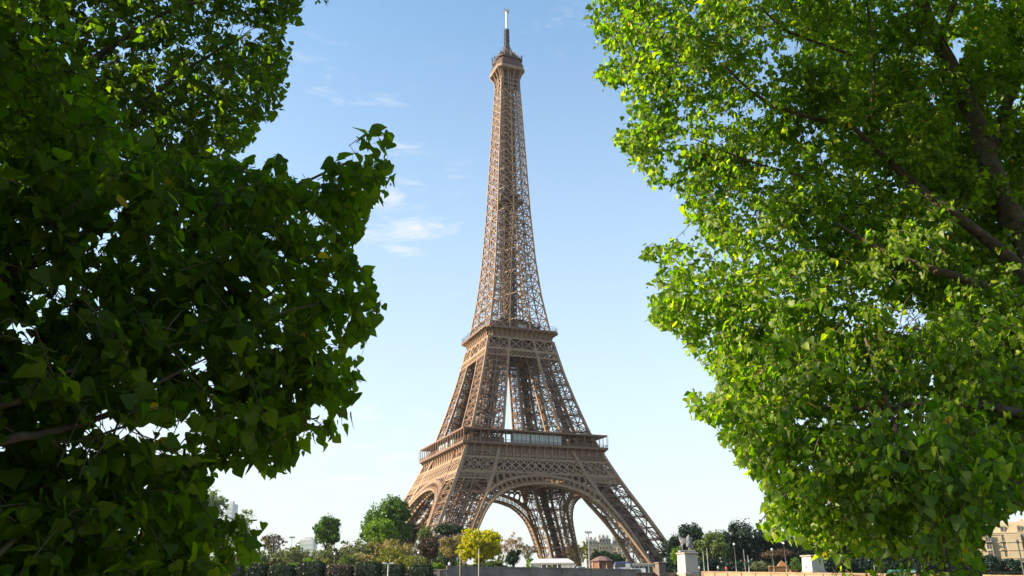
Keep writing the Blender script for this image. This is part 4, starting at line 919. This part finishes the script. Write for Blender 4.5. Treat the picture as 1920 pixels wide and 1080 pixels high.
# buildings
def facade_building(name, label, loc, rz, wid, H, dep, cols, rows, wall, roof, floor0=3.5, win=(1.2, 2.1), bays=(), balc=True, dormers=True, chim=4):
    t = thing(name, label, 'building', loc, rz); mb = MB(); mb.box(-wid / 2, wid / 2, 0, dep, 0, H)
    for (x0, x1, d_, z1) in bays: mb.box(x0, x1, -d_, -.003, .5, z1)
    mb.build('wall', wall, t)
    rf = MB(); hh = 4.5; rf.rings([[(-wid / 2 + k, k, z), (wid / 2 - k, k, z), (wid / 2 - k, dep - k, z), (-wid / 2 + k, dep - k, z)] for k, z in ((-.3, H + .003), (-.3, H + .25), (.5, H + .4), (1.6, H + hh * .75), (4, H + hh))]); r_ = rf.build('roof', roof, t)
    for i in range(chim):
        c = MB(); x = -wid / 2 + wid * (i + .5) / chim; c.box(x - .7, x + .7, dep * .5, dep * .5 + .8, H + 1, H + hh + .8)
        for j in range(3): c.lathe((x - .45 + j * .45, dep * .5 + .4, H + hh + .8), [(.14, 0), (.12, .45)], 6)
        c.build('chimney', 'tile' if i % 2 else wall, r_)
    tr = MB()
    fh = (H - floor0) / rows
    for r0 in range(rows + 1):
        z = floor0 + r0 * fh - .5; tr.box(-wid / 2 - .12, wid / 2 + .12, -.3, -.004, z, z + .28)
        for (x0, x1, d_, z1) in bays:
            if z < z1: tr.box(x0 - .12, x1 + .12, -d_ - .25, -d_ - .004, z, z + .28)
    tr.build('cornice', 'trim', t)
    for r0 in range(rows):
        for c in range(cols):
            x = -wid / 2 + wid * (c + .5) / cols; z = floor0 + r0 * fh + .15; d_ = 0
            for (x0, x1, dd, z1) in bays:
                if x0 < x < x1: d_ = dd
            w2, h2 = win[0] / 2, win[1]
            f = MB()
            for q in ((x - w2 - .16, x - w2, z, z + h2), (x + w2, x + w2 + .16, z, z + h2), (x - w2 - .16, x + w2 + .16, z + h2, z + h2 + .2), (x - w2 - .2, x + w2 + .2, z - .18, z - .003)): f.box(q[0], q[1], -d_ - .16, -d_ - .004, q[2], q[3])
            f.beam((x, -d_ - .06, z), (x, -d_ - .06, z + h2), .07); f.beam((x - w2, -d_ - .06, z + h2 * .68), (x + w2, -d_ - .06, z + h2 * .68), .06)
            fo = f.build('window', 'trim', t); pn = MB(); pn.box(x - w2, x + w2, -d_ - .04, -d_ - .006, z, z + h2); pn.build('pane', 'pane', fo)
    if balc:
        bl = MB()
        for r0 in range(1, rows):
            z = floor0 + r0 * fh - .15
            for c in range(cols):
                if (c + r0) % 2 and r0 < rows - 1: continue
                x = -wid / 2 + wid * (c + .5) / cols; d_ = 0
                for (x0, x1, dd, z1) in bays:
                    if x0 < x < x1: d_ = dd
                bl.box(x - win[0], x + win[0], -d_ - .75, -d_ - .01, z - .22, z - .08); bl.beam((x - win[0], -d_ - .7, z + .85), (x + win[0], -d_ - .7, z + .85), .06)
                for k in range(9): xx = x - win[0] + 2 * win[0] * k / 8; bl.beam((xx, -d_ - .7, z - .1), (xx, -d_ - .7, z + .85), .035)
        bl.build('balcony', 'black', t)
    if dormers:
        for c in range(cols):
            x = -wid / 2 + wid * (c + .5) / cols; d = MB(); d.box(x - .8, x + .8, .35, 2.2, H + .6, H + 2.6); d.add([(x - .95, .25, H + 2.6), (x + .95, .25, H + 2.6), (x, .25, H + 3.3), (x - .95, 2.4, H + 2.6), (x + .95, 2.4, H + 2.6), (x, 2.4, H + 3.3)], [(0, 1, 2), (5, 4, 3), (0, 2, 5, 3), (1, 4, 5, 2), (0, 3, 4, 1)])
            do = d.build('dormer', wall, r_); pn = MB(); pn.box(x - .5, x + .5, .3, .345, H + .9, H + 2.4); pn.build('pane', 'pane', do)
    return t
rb_ = at(1882, 1000, 330); ztop = at(1880, 987, 330).z
facade_building('apartment_building', 'ornate cream apartment building with tall windows, lit by the sun at the right edge', (rb_.x + 3, 330, G - 3), -.32, 46, ztop - (G - 3) - 2.5, 14, 8, 5, 'facade', 'facade', 3.5, (1.7, 2.5), bays=((-14, -8.5, 1.2, ztop - G), (-2.6, 2.6, 1.2, ztop - G), (9, 14.5, 1.2, ztop - G)))
for px0, px1, top, lab, ro in ((1098, 1122, 1020, 'white building with a grey mansard roof, leftmost under the arch', 0), (1123, 1146, 1016, 'white building with the tallest dark mansard roof, middle of those under the arch', .05), (1147, 1180, 1019, 'white building with a grey roof partly behind the tower’s right leg', -.05)):
    a, b = at(px0, top, 560), at(px1, top, 560)
    facade_building('mansard_building', lab, ((a.x + b.x) / 2, 560, G), ro, b.x - a.x, a.z - G - 1.0, 12, 4, 5, 'cream', 'zinc', 3.0, (1.1, 1.9), balc=False, chim=3)
for px0, px1, top, Y, lab in ((562, 588, 1012, 700, 'pale distant block of flats left of the lone round tree'), (424, 437, 944, 700, 'pale slim distant tower block between the two pale trees at left')):
    a, b = at(px0, top, Y), at(px1, top, Y); w = b.x - a.x; H = a.z - G
    t = thing('tower_block', lab, 'building', ((a.x + b.x) / 2, Y, G)); mb = MB(); mb.box(-w / 2, w / 2, 0, 14, 0, H); mb.box(-w / 4, w / 4, 4, 9, H, H + 2.2); mb.build('wall', 'white', t)  # walls whitened so their colour carries the distant haze
    n = int((H - 3) / 3.2)
    for i in range(max(1, n)): mb = MB(); mb.box(-w / 2 + .6, w / 2 - .6, -.06, -.004, 3 + i * 3.2, 4.5 + i * 3.2); mb.build('window_band', 'glass', t)
p = at(1907, 1012, 150); h = p.z - 0
t = thing('street_lamp', 'tall dark lamp post in front of the cream apartment building', 'street lamp', (p.x, 150, 0)); mb = MB(); mb.lathe((0, 0, 0), [(.3, 0), (.28, .6), (.16, .8), (.1, h - .8)], 10); mb.build('pole', 'black', t, True)
mb = MB(); mb.lathe((0, 0, h - .8), [(.1, 0), (.26, .45), (.3, .5), (.12, .75), (.02, .95)], 8); mb.build('lantern', 'black', t)

# ---------------------------------------------------------------- the poplars in front
def inpoly(px, py, poly):
    p = np.array(poly, dtype=float); x0, y0 = p[:, 0], p[:, 1]; x1, y1 = np.roll(x0, -1), np.roll(y0, -1); r = np.zeros(len(px), bool)
    for a, b, c, d in zip(x0, y0, x1, y1):
        cond = (b > py) != (d > py)
        with np.errstate(divide='ignore', invalid='ignore'): xi = (c - a) * (py - b) / (d - b + 1e-12) + a
        r ^= cond & (px < xi)
    return r
def at_np(px, py, Y):
    X = px - 960; Yv = 540 - py; cr, sr = math.cos(-ROLL), math.sin(-ROLL); x = (X * cr - Yv * sr) / FPX; u = (X * sr + Yv * cr) / FPX
    c, s = math.cos(PITCH), math.sin(PITCH); ry = c - u * s; k = Y / ry
    return np.stack([x * k, Y, (s + u * c) * k + EYE], 1)
def proj_np(P):
    c, s = math.cos(PITCH), math.sin(PITCH); x = P[:, 0]; y = P[:, 1]; z = P[:, 2] - EYE; d = y * c + z * s; u = -y * s + z * c; X = FPX * x / d; U = FPX * u / d
    cr, sr = math.cos(ROLL), math.sin(ROLL); return 960 + X * cr - U * sr, 540 - (X * sr + U * cr)
LEAF_O = [(0, 0), (.3, -.08), (.52, .1), (.52, .3), (.38, .56), (.15, .86), (0, 1.1)]
def leaf_template(fine):
    mid = [(0, 0), (0, .2), (0, .55), (0, 1.08)]; V = []
    curve = lambda x, y: .14 * abs(x) - .16 * max(0, y - .3) ** 1.5 + .05 * math.sin(9 * y) * abs(x)
    if fine:
        V = [(0, 0, 0), (0, .22, 0), (0, .55, 0), (0, 1.08, 0)]
        for s in (1, -1): V += [(s * x, y, 0) for x, y in LEAF_O[1:6]]
        V = [(x, y, curve(x, y)) for x, y, _ in V]
        F = []
        for o, fl in ((4, False), (9, True)):
            f = [(0, o, o + 1, 1), (1, o + 1, o + 2, 2), (2, o + 2, o + 3), (2, o + 3, o + 4, 3)]
            F += [tuple(reversed(q)) if fl else q for q in [(0, o, o + 1, 1), (1, o + 1, o + 2, 2), (2, o + 2, o + 3, o + 4, 3)]]
    else:
        V = [(0, 0), (.3, -.06), (.52, .2), (.32, .6), (0, 1.08), (-.32, .6), (-.52, .2), (-.3, -.06)]; V = [(x, y, curve(x, y)) for x, y in V]
        F = [(0, 1, 2, 3, 4), (0, 4, 5, 6, 7)]
    return np.array(V), F
def leaf_mesh(name, P, axis, nrm, size, mat, parent, fine, r):
    tv, tf = leaf_template(fine); n = len(P)
    axis = axis / np.linalg.norm(axis, axis=1, keepdims=True); X = np.cross(axis, nrm); X /= np.maximum(np.linalg.norm(X, axis=1, keepdims=True), 1e-6); Z = np.cross(X, axis)
    wx = r.uniform(.85, 1.15, (n, 1)); curl = r.uniform(-1.2, 3.0, (n, 1))
    V = P[:, None, :] + size[:, None, None] * (tv[None, :, 0:1] * wx[:, :, None] * X[:, None, :] + tv[None, :, 1:2] * axis[:, None, :] + (tv[None, :, 2:3] * curl[:, :, None]) * Z[:, None, :])
    k = len(tv); flat = np.concatenate([np.array(f) for f in tf]); L = (np.arange(n)[:, None] * k + flat[None, :]).ravel(); T = np.tile([len(f) for f in tf], n)
    tint = np.clip(r.normal(.5, .23, n), 0, .98); tint = np.where(r.random(n) < .003, 1.0, tint)
    return make(name, V.reshape(-1, 3), L, T, mat, parent, True, np.repeat(tint, k))
def sprays(poly, Yfun, n, per, leaf, twig_len, r, centre, holes=(), soft=7, keep=None, boughs=0, bsig=.6, bshare=.75):
    """leafy twigs through the crown volume seen inside poly; Yfun gives the distance range there"""
    p = np.array(poly); lo, hi = p.min(0), p.max(0); c = []
    while sum(map(len, c)) < n:
        q = r.uniform(lo, hi, size=(n * 3, 2)); q = q[inpoly(q[:, 0], q[:, 1], poly)]; kp = np.ones(len(q), bool)
        for hx, hy, ha, hb, s in ((h[0], h[1], h[2] * 1.25, h[3] * 1.25, h[4]) for h in holes): kp &= (((q[:, 0] - hx) / ha) ** 2 + ((q[:, 1] - hy) / hb) ** 2 > 1) | (r.random(len(q)) > s)
        c.append(q[kp])
    q = np.concatenate(c)[:n]; y0, y1 = Yfun(q[:, 0], q[:, 1]); Y = y0 + (y1 - y0) * r.random(n); C = at_np(q[:, 0], q[:, 1], Y)
    out = C - np.array(centre); out /= np.linalg.norm(out, axis=1, keepdims=True)
    if boughs:
        bi = r.integers(0, boughs, n); BC = C[:boughs]; off = r.normal(size=(n, 3)); off /= np.linalg.norm(off, axis=1, keepdims=True); off *= bsig * r.random((n, 1)) ** .4
        off[:, 2] *= .75; use = (r.random(n) < bshare)[:, None]; C2 = BC[bi] + off; iu, iv = proj_np(C2); use &= inpoly(iu, iv, poly)[:, None]
        C = np.where(use, C2, C); o2 = off / bsig + out * .35; out = np.where(use, o2 / np.linalg.norm(o2, axis=1, keepdims=True), out)
    d = out * .8 + r.normal(size=(n, 3)) * .55 + np.array([0, 0, .15]); d /= np.linalg.norm(d, axis=1, keepdims=True)
    ln = twig_len * r.uniform(.6, 1.3, (n, 1)); A = C - d * ln * .5; mid = C + np.array([0, 0, .04]); B = C + d * ln * .5 + np.array([0, 0, -.12]) * ln / .5
    t = (np.arange(per)[None, :] + r.random((n, per))) / per
    pos = np.where(t[..., None] < .5, A[:, None] + (mid - A)[:, None] * (t[..., None] * 2), mid[:, None] + (B - mid)[:, None] * (t[..., None] * 2 - 1))
    side = r.normal(size=(n, per, 3)); side -= d[:, None] * np.sum(side * d[:, None], -1, keepdims=True); side /= np.linalg.norm(side, axis=-1, keepdims=True)
    pet = leaf * r.uniform(.4, .95, (n, per, 1)); pd = side * .8 + d[:, None] * .5 + np.array([0, 0, -.35]); pd /= np.linalg.norm(pd, axis=-1, keepdims=True); base = pos + pd * pet
    ax = side * .45 + d[:, None] * .35 + np.array([0, 0, -.85]) + r.normal(size=(n, per, 3)) * .38
    nr = out[:, None] * .55 + np.array([0, 0, .35]) + r.normal(size=(n, per, 3)) * .6
    sz = leaf * np.clip(r.normal(1, .28, (n, per)), .4, 1.6) * (1 - .25 * np.abs(t - .4))
    P = base.reshape(-1, 3); ax = ax.reshape(-1, 3); nr = nr.reshape(-1, 3); sz = sz.ravel(); pp = pos.reshape(-1, 3)
    ctr = P + ax / np.linalg.norm(ax, axis=1, keepdims=True) * sz[:, None] * .5; u, v = proj_np(ctr); j = r.normal(size=(2, len(u))) * soft
    ok = inpoly(u + j[0], v + j[1], poly)
    for hx, hy, ha, hb, s in ((h[0], h[1], h[2] * 1.3, h[3] * 1.5, h[4]) for h in holes): ok &= (((u - hx) / ha) ** 2 + ((v - hy) / hb) ** 2 > 1) | (r.random(len(u)) > s)
    if keep is not None: ok &= keep(P)
    tw = inpoly(*proj_np(B), poly) & inpoly(*proj_np(A), poly)
    TW = (np.concatenate([A[tw], mid[tw]]), np.concatenate([mid[tw], B[tw]])); PT = (pp[ok], P[ok])
    return P[ok], ax[ok], nr[ok], sz[ok], TW, PT
def twigs(name, TW, PT, rad, prad, mat, parent):
    A = np.concatenate([TW[0], PT[0]]); B = np.concatenate([TW[1], PT[1]]); w = np.concatenate([np.full(len(TW[0]), rad), np.full(len(PT[0]), prad)])
    v, l = beams(A, B, w, w, np.zeros_like(A)); return make(name, v, l, np.full(len(l) // 4, 4), mat, parent)
def limb(mb, pts, Ys, rads, n=10, sub=5, wob=.03):
    P = [np.array(at(px, py, Y)) for (px, py), Y in zip(pts, Ys)]; Q, r_ = [], []
    for i in range(len(P) - 1):
        p0 = P[max(i - 1, 0)]; p1, p2 = P[i], P[i + 1]; p3 = P[min(i + 2, len(P) - 1)]
        for k in range(sub):
            t = k / sub; Q.append(.5 * ((2 * p1) + (-p0 + p2) * t + (2 * p0 - 5 * p1 + 4 * p2 - p3) * t * t + (-p0 + 3 * p1 - 3 * p2 + p3) * t ** 3) + np.array([random.gauss(0, wob) * rads[i] * 3 for _ in range(3)])); r_.append((rads[i] * (1 - t) + rads[i + 1] * t) * random.uniform(.93, 1.07))
    Q.append(P[-1]); r_.append(rads[-1]); mb.tube([Vector(q) for q in Q], r_, n)

# near left poplar: big dark leaves, its crown reaching in from the left
rL = np.random.default_rng(3)
polyL = [(-750, -420), (-100, -420), (30, -200), (150, 80), (225, 225), (335, 300), (440, 295), (505, 300), (535, 285), (548, 335), (562, 352), (585, 340), (600, 300), (640, 232), (660, 240), (690, 222), (722, 224), (735, 268), (748, 300), (738, 335), (715, 372), (692, 388), (678, 430), (668, 462), (660, 500), (700, 505), (716, 540), (708, 585), (694, 628), (664, 652), (622, 652), (606, 662),
         (640, 678), (668, 672), (686, 708), (668, 732), (652, 752), (662, 790), (636, 828), (604, 832), (590, 805), (572, 842), (554, 862), (534, 893), (512, 904), (492, 880), (488, 846), (452, 884), (424, 888), (398, 870), (392, 905), (388, 960), (412, 985), (440, 960), (470, 948), (492, 985), (504, 1010), (500, 1036), (470, 1050), (430, 1062), (415, 1110), (370, 1240), (-750, 1240)]
rH = random.Random(12)
holesL = tuple((rH.gauss(215, 55), rH.gauss(803, 17), rH.uniform(8, 24), rH.uniform(6, 13), .95) for _ in range(17)) + tuple((rH.gauss(120, 45), rH.gauss(838, 14), rH.uniform(8, 20), rH.uniform(5, 9), .9) for _ in range(9)) + tuple((rH.uniform(20, 660), rH.uniform(320, 900), rH.uniform(6, 13), rH.uniform(6, 12), .85) for _ in range(46)) + ((395, 745, 9, 26, .85), (335, 662, 18, 8, .7), (420, 930, 30, 34, .5), (590, 400, 16, 9, .7), (640, 300, 12, 16, .4), (556, 545, 20, 12, .6), (520, 735, 10, 24, .5))
def yL(px, py):
    f = np.clip((px + 100) / 750, 0, 1.1); y0 = 3.9 + f * 1.5 + np.clip((300 - py) / 300, 0, 1) * .8; return y0, y0 + 3.0 - f * 1.2
tL = thing('poplar_tree', 'dark shaded poplar with big leaves filling the left edge of the view', 'tree', (-5.6, 4.6, 0)); o_ = np.array([-5.6, 4.6, 0])
P, ax, nr, sz, TW, PT = sprays(polyL, yL, 3500, 14, .09, .5, rL, (-6.5, 5.0, 4.0), holesL, soft=7, boughs=130, bsig=.5, bshare=.55)
u_, v_ = proj_np(P); kp = ~((np.abs(u_ - 35) < 60) & (np.abs(v_ - 595) < 55) & (P[:, 1] < 4.7)); P, ax, nr, sz = P[kp], ax[kp], nr[kp], sz[kp]     # a stray sunlit leaf left of the gap
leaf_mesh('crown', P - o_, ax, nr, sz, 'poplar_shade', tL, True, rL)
P2, ax2, nr2, sz2, _, _ = sprays([(-1100, -1500), (330, -1500), (330, -60), (60, -60), (-80, 40), (-80, 900), (-1100, 1000)], lambda px, py: (2.6 + 0 * px, 8.5 + 0 * px), 3600, 14, .13, .6, rL, (-6.5, 5, 6), (), soft=3)  # unseen leaves added above and left of the view to shade this crown
leaf_mesh('unseen_shade_crown', P2 - o_, ax2, nr2, sz2, 'poplar_shade', tL, False, rL); twigs('twigs', (TW[0] - o_, TW[1] - o_), (PT[0][::2] - o_, PT[1][::2] - o_), .0055, .003, 'twig', tL)
mb = MB(); mb.tube([Vector((-5.6, 4.6, -.1)) - Vector(o_), Vector((-5.65, 4.65, 1.2)) - Vector(o_), Vector((-5.5, 4.7, 3)) - Vector(o_), Vector((-5.6, 4.9, 6)) - Vector(o_), Vector((-5.4, 5.0, 9)) - Vector(o_)], [.36, .29, .25, .18, .08], 14); mb.build('trunk', 'bark', tL, True)
for pts, Ys, rd in (([(-560, 960), (-180, 880), (0, 828), (90, 812), (185, 784), (255, 742), (330, 700), (405, 664)], [4.7, 4.5, 4.4, 4.4, 4.45, 4.5, 4.6, 4.7], [.06, .042, .026, .021, .017, .013, .009, .004]),
    ([(-380, 820), (0, 760), (75, 732), (110, 705), (155, 686), (215, 664)], [4.8, 4.6, 4.6, 4.6, 4.65, 4.7], [.035, .02, .016, .012, .008, .004]), ([(90, 826), (150, 826), (230, 800), (300, 772)], [4.4, 4.45, 4.5, 4.6], [.012, .009, .006, .003]),
    ([(262, 604), (320, 618), (372, 632), (420, 640)], [4.5, 4.5, 4.55, 4.6], [.008, .007, .005, .003]), ([(310, 620), (330, 595), (345, 578)], [4.5, 4.5, 4.5], [.008, .006, .003]), ([(352, 700), (400, 752), (420, 800)], [4.6, 4.6, 4.7], [.011, .008, .005]),
    ([(-300, 600), (0, 520), (160, 440), (330, 400), (520, 360), (660, 300)], [4.9, 4.7, 4.8, 5.0, 5.2, 5.3], [.06, .045, .034, .026, .015, .006]), ([(420, 640), (520, 590), (640, 560)], [4.6, 4.8, 5.0], [.01, .008, .005]), ([(-400, 1100), (-60, 1060), (40, 1000), (110, 940)], [4.2, 3.9, 3.9, 3.9], [.03, .02, .014, .007])):
    Ys = [float(yL(np.float64(px), np.float64(py))[0]) + (.8 if pts[0] == (-300, 600) else .12) for px, py in pts]
    mb = MB(); limb(mb, pts, Ys, rd); mb.V = [v - o_ for v in mb.V]; mb.build('branch', 'bark' if rd[0] > .03 else 'twig', tL, True)

# farther left poplar: smaller leaves high on the left, sun coming through
rF = np.random.default_rng(21)
polyF = [(-500, -420), (640, -420), (628, -60), (612, 8), (585, -5), (556, 16), (562, 38), (528, 58), (548, 68), (556, 92), (546, 118), (530, 138), (540, 172), (526, 205), (505, 232), (478, 240), (468, 272), (440, 286), (400, 310), (330, 360), (0, 420), (-500, 500)]
def yF(px, py): y0 = 13.2 + np.clip(px / 800, 0, 1) * 1.0; return y0, y0 + 3.2
tF = thing('poplar_tree', 'sunlit poplar with small leaves high at the left behind the dark one', 'tree', (-13.5, 15, 0)); o_ = np.array([-13.5, 15, 0])
P, ax, nr, sz, TW, PT = sprays(polyF, yF, 4800, 14, .125, .7, rF, (-9, 16, 6), ((460, 60, 26, 8, .8), (370, 80, 16, 10, .7), (430, 40, 20, 8, .4)), soft=4)
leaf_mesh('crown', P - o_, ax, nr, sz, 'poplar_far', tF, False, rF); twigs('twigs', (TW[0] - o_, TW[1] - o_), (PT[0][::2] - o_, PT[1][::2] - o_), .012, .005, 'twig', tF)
mb = MB(); mb.tube([(0, 0, -.1), (.05, 0, 2), (-.1, .1, 6), (.1, 0, 11), (.3, .1, 16)], [.4, .33, .27, .2, .1], 12); mb.build('trunk', 'bark', tF, True)
for pts, Ys, rd in (([(-560, 560), (60, 420), (180, 330), (290, 180), (350, 130), (470, 60)], [15, 15, 14.8, 14.6, 14.5, 14.5], [.16, .09, .07, .05, .035, .015]), ([(-520, 300), (60, 160), (250, 60), (330, 15), (440, -10)], [15, 15, 14.7, 14.5, 14.4], [.14, .08, .055, .04, .02]), ([(290, 190), (340, 172), (430, 190)], [14.6, 14.5, 14.5], [.03, .025, .012])):
    mb = MB(); limb(mb, pts, Ys, rd); mb.V = [v - o_ for v in mb.V]; mb.build('branch', 'bark', tF, True)

# right poplar: sunlit crown leaning in from the right
rR = np.random.default_rng(8)
polyR = [(1095, -420), (1108, -60), (1112, 10), (1106, 45), (1124, 70), (1118, 88), (1136, 104), (1152, 92), (1168, 118), (1142, 116), (1118, 122), (1122, 148), (1146, 160), (1176, 190), (1182, 214), (1164, 240), (1152, 266), (1178, 292), (1205, 320), (1222, 345), (1250, 342), (1272, 362), (1280, 400), (1300, 426), (1318, 446), (1346, 462), (1358, 492),
         (1334, 490), (1318, 462), (1262, 442), (1246, 456), (1204, 462), (1208, 492), (1222, 516), (1226, 548), (1218, 568), (1224, 606), (1246, 624), (1268, 618), (1288, 650), (1304, 676), (1330, 690), (1352, 726), (1342, 748), (1318, 744), (1298, 728), (1288, 768), (1316, 788), (1344, 786), (1350, 822), (1378, 848), (1372, 872), (1418, 888), (1430, 922), (1424, 948), (1440, 968), (1418, 980), (1420, 1004), (1446, 1006), (1474, 1012), (1500, 1024), (1522, 1034), (1548, 1066), (1560, 1120), (1600, 1250),
         (1880, 1250), (1850, 1090), (1830, 1062), (1852, 1046), (1838, 1030), (1842, 1006), (1826, 990), (1842, 978), (1870, 976), (1878, 960), (1900, 962), (1926, 952), (2060, 960), (2200, 1100), (2700, 1100), (2700, -420)]
holesR = ((1790, 96, 14, 20, .9), (1752, 190, 8, 14, .7), (1455, 32, 18, 10, .7), (1480, 88, 18, 10, .6), (1705, 605, 24, 18, .85), (1520, 790, 26, 9, .6), (1460, 850, 14, 14, .4), (1560, 940, 12, 14, .4), (1700, 600, 40, 30, .35), (1670, 900, 12, 10, .7), (1600, 60, 10, 8, .5), (1680, 1062, 90, 14, .75), (1570, 1058, 22, 18, .5), (1655, 1046, 40, 12, .5), (1760, 1050, 50, 24, .35), (1345, 480, 8, 8, .6), (1660, 250, 14, 10, .5), (1390, 820, 12, 10, .5), (1740, 470, 10, 10, .5))
def yR(px, py):
    f = np.clip((px - 1120) / 620, 0, 1.6); low = np.clip((py - 350) / 500, 0, 1); up = np.clip((420 - py) / 420, 0, 1)
    f2 = np.clip((px - 1330) / 420, 0, 1.4); up2 = np.clip((700 - py) / 560, 0, 1); y0 = 12.6 - 3.3 * np.minimum(f, 1.05) * low + 3.2 * f2 * up2 + 5.5 * np.clip(f - 1.1, 0, .6); return y0, y0 + 3.6
tR = thing('poplar_tree', 'big poplar with bright sunlit leaves filling the right side of the view', 'tree', (11.5, 13.5, 0)); o_ = np.array([11.5, 13.5, 0])
P, ax, nr, sz, TW, PT = sprays(polyR, yR, 18500, 14, .1, .62, rR, (9.5, 12.5, 6), holesR, soft=8, boughs=260, bsig=.8, bshare=.55)
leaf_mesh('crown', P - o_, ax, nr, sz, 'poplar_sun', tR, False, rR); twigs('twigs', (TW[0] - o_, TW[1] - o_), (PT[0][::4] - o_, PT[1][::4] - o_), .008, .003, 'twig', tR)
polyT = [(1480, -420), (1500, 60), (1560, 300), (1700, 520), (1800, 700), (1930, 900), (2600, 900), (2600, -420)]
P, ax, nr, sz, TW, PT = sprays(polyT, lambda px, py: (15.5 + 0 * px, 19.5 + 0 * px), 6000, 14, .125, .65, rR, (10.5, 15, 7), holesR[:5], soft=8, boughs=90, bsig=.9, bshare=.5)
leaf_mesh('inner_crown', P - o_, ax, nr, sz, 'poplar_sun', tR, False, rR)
P, ax, nr, sz, TW, PT = sprays([(1480, -1600), (2800, -1600), (2800, -60), (1480, -60)], lambda px, py: (5.5 + 0 * px, 14 + 0 * px), 6500, 14, .14, .65, rR, (10.5, 12, 9), (), soft=3)  # unseen leaves added overhead to darken the upper right of the crown
leaf_mesh('unseen_shade_crown', P - o_, ax, nr, sz, 'poplar_sun', tR, False, rR)
mb = MB(); limb(mb, [(2330, 1560), (2200, 1180), (2060, 800), (1985, 600), (1915, 445), (1868, 350), (1832, 235), (1785, 130), (1742, 40), (1690, -80), (1640, -260)], [13.5, 13.6, 14, 14.6, 15.2, 15.6, 16.2, 16.6, 16.8, 17, 17.2], [.42, .36, .31, .28, .25, .22, .2, .18, .16, .12, .07], 16)
mb.V = [v - o_ for v in mb.V]; mb.build('trunk', 'bark', tR, True)
for pts, Ys, rd in (([(2060, 700), (1925, 582), (1862, 546), (1790, 518), (1715, 494), (1640, 462), (1568, 418)], [11.4, 10.4, 10.2, 10, 9.9, 9.9, 10], [.14, .11, .09, .075, .06, .045, .02]),
    ([(2000, 610), (1925, 520), (1855, 452), (1790, 402), (1722, 352), (1660, 296), (1600, 238)], [11.6, 11, 10.8, 10.7, 10.6, 10.6, 10.7], [.16, .13, .11, .1, .085, .07, .045]), ([(1600, 238), (1500, 215), (1420, 180), (1355, 120)], [10.7, 11, 11.3, 11.6], [.05, .04, .03, .015]),
    ([(1628, 225), (1638, 160), (1636, 90), (1626, 10), (1610, -80)], [11, 11, 11, 11, 11], [.035, .03, .026, .022, .012]), ([(1850, 300), (1920, 120), (1990, -40)], [12.2, 12.3, 12.4], [.13, .11, .08]), ([(1760, 80), (1800, -20), (1860, -140)], [12.7, 12.8, 12.9], [.09, .07, .04]),
    ([(1700, 860), (1655, 730), (1632, 660), (1606, 590), (1590, 520)], [9.4, 9.6, 9.8, 10, 10.2], [.035, .03, .025, .018, .01]), ([(2040, 820), (1850, 760), (1640, 765), (1500, 765), (1420, 790)], [11, 9.6, 9.4, 9.9, 10.4], [.1, .06, .035, .02, .008]), ([(1590, 100), (1480, 60), (1425, 10)], [12, 12, 12], [.04, .03, .015]), ([(2080, 980), (1880, 900), (1790, 930), (1770, 1010), (1785, 1080)], [11, 9, 8.6, 8.6, 8.6], [.08, .045, .025, .018, .01]), ([(1500, 330), (1400, 300), (1300, 260)], [11, 11.4, 11.8], [.03, .02, .01])):
    Ys = [float(yR(np.float64(px), np.float64(py))[0]) + (.3 if rd[0] > .12 else .6) for px, py in pts]
    mb = MB(); limb(mb, pts, Ys, rd); mb.V = [v - o_ for v in mb.V]; mb.build('branch', 'bark', tR, True)

# ---------------------------------------------------------------- the air between here and the far bank
hz = MB(); hz.box(-900, 900, -160, 1000, -5, 345); ho = hz.build('haze', 'white'); ho['kind'] = 'stuff'
hm = bpy.data.materials.new('haze'); hm.use_nodes = True; ht_ = hm.node_tree; ht_.nodes.clear()
pv_ = ht_.nodes.new('ShaderNodeVolumePrincipled'); pv_.inputs['Color'].default_value = (0.9, 0.94, 1.0, 1); pv_.inputs['Density'].default_value = 0.00004; pv_.inputs['Anisotropy'].default_value = 0.3
oo = ht_.nodes.new('ShaderNodeOutputMaterial'); ht_.links.new(pv_.outputs[0], oo.inputs['Volume']); ho.data.materials[0] = hm
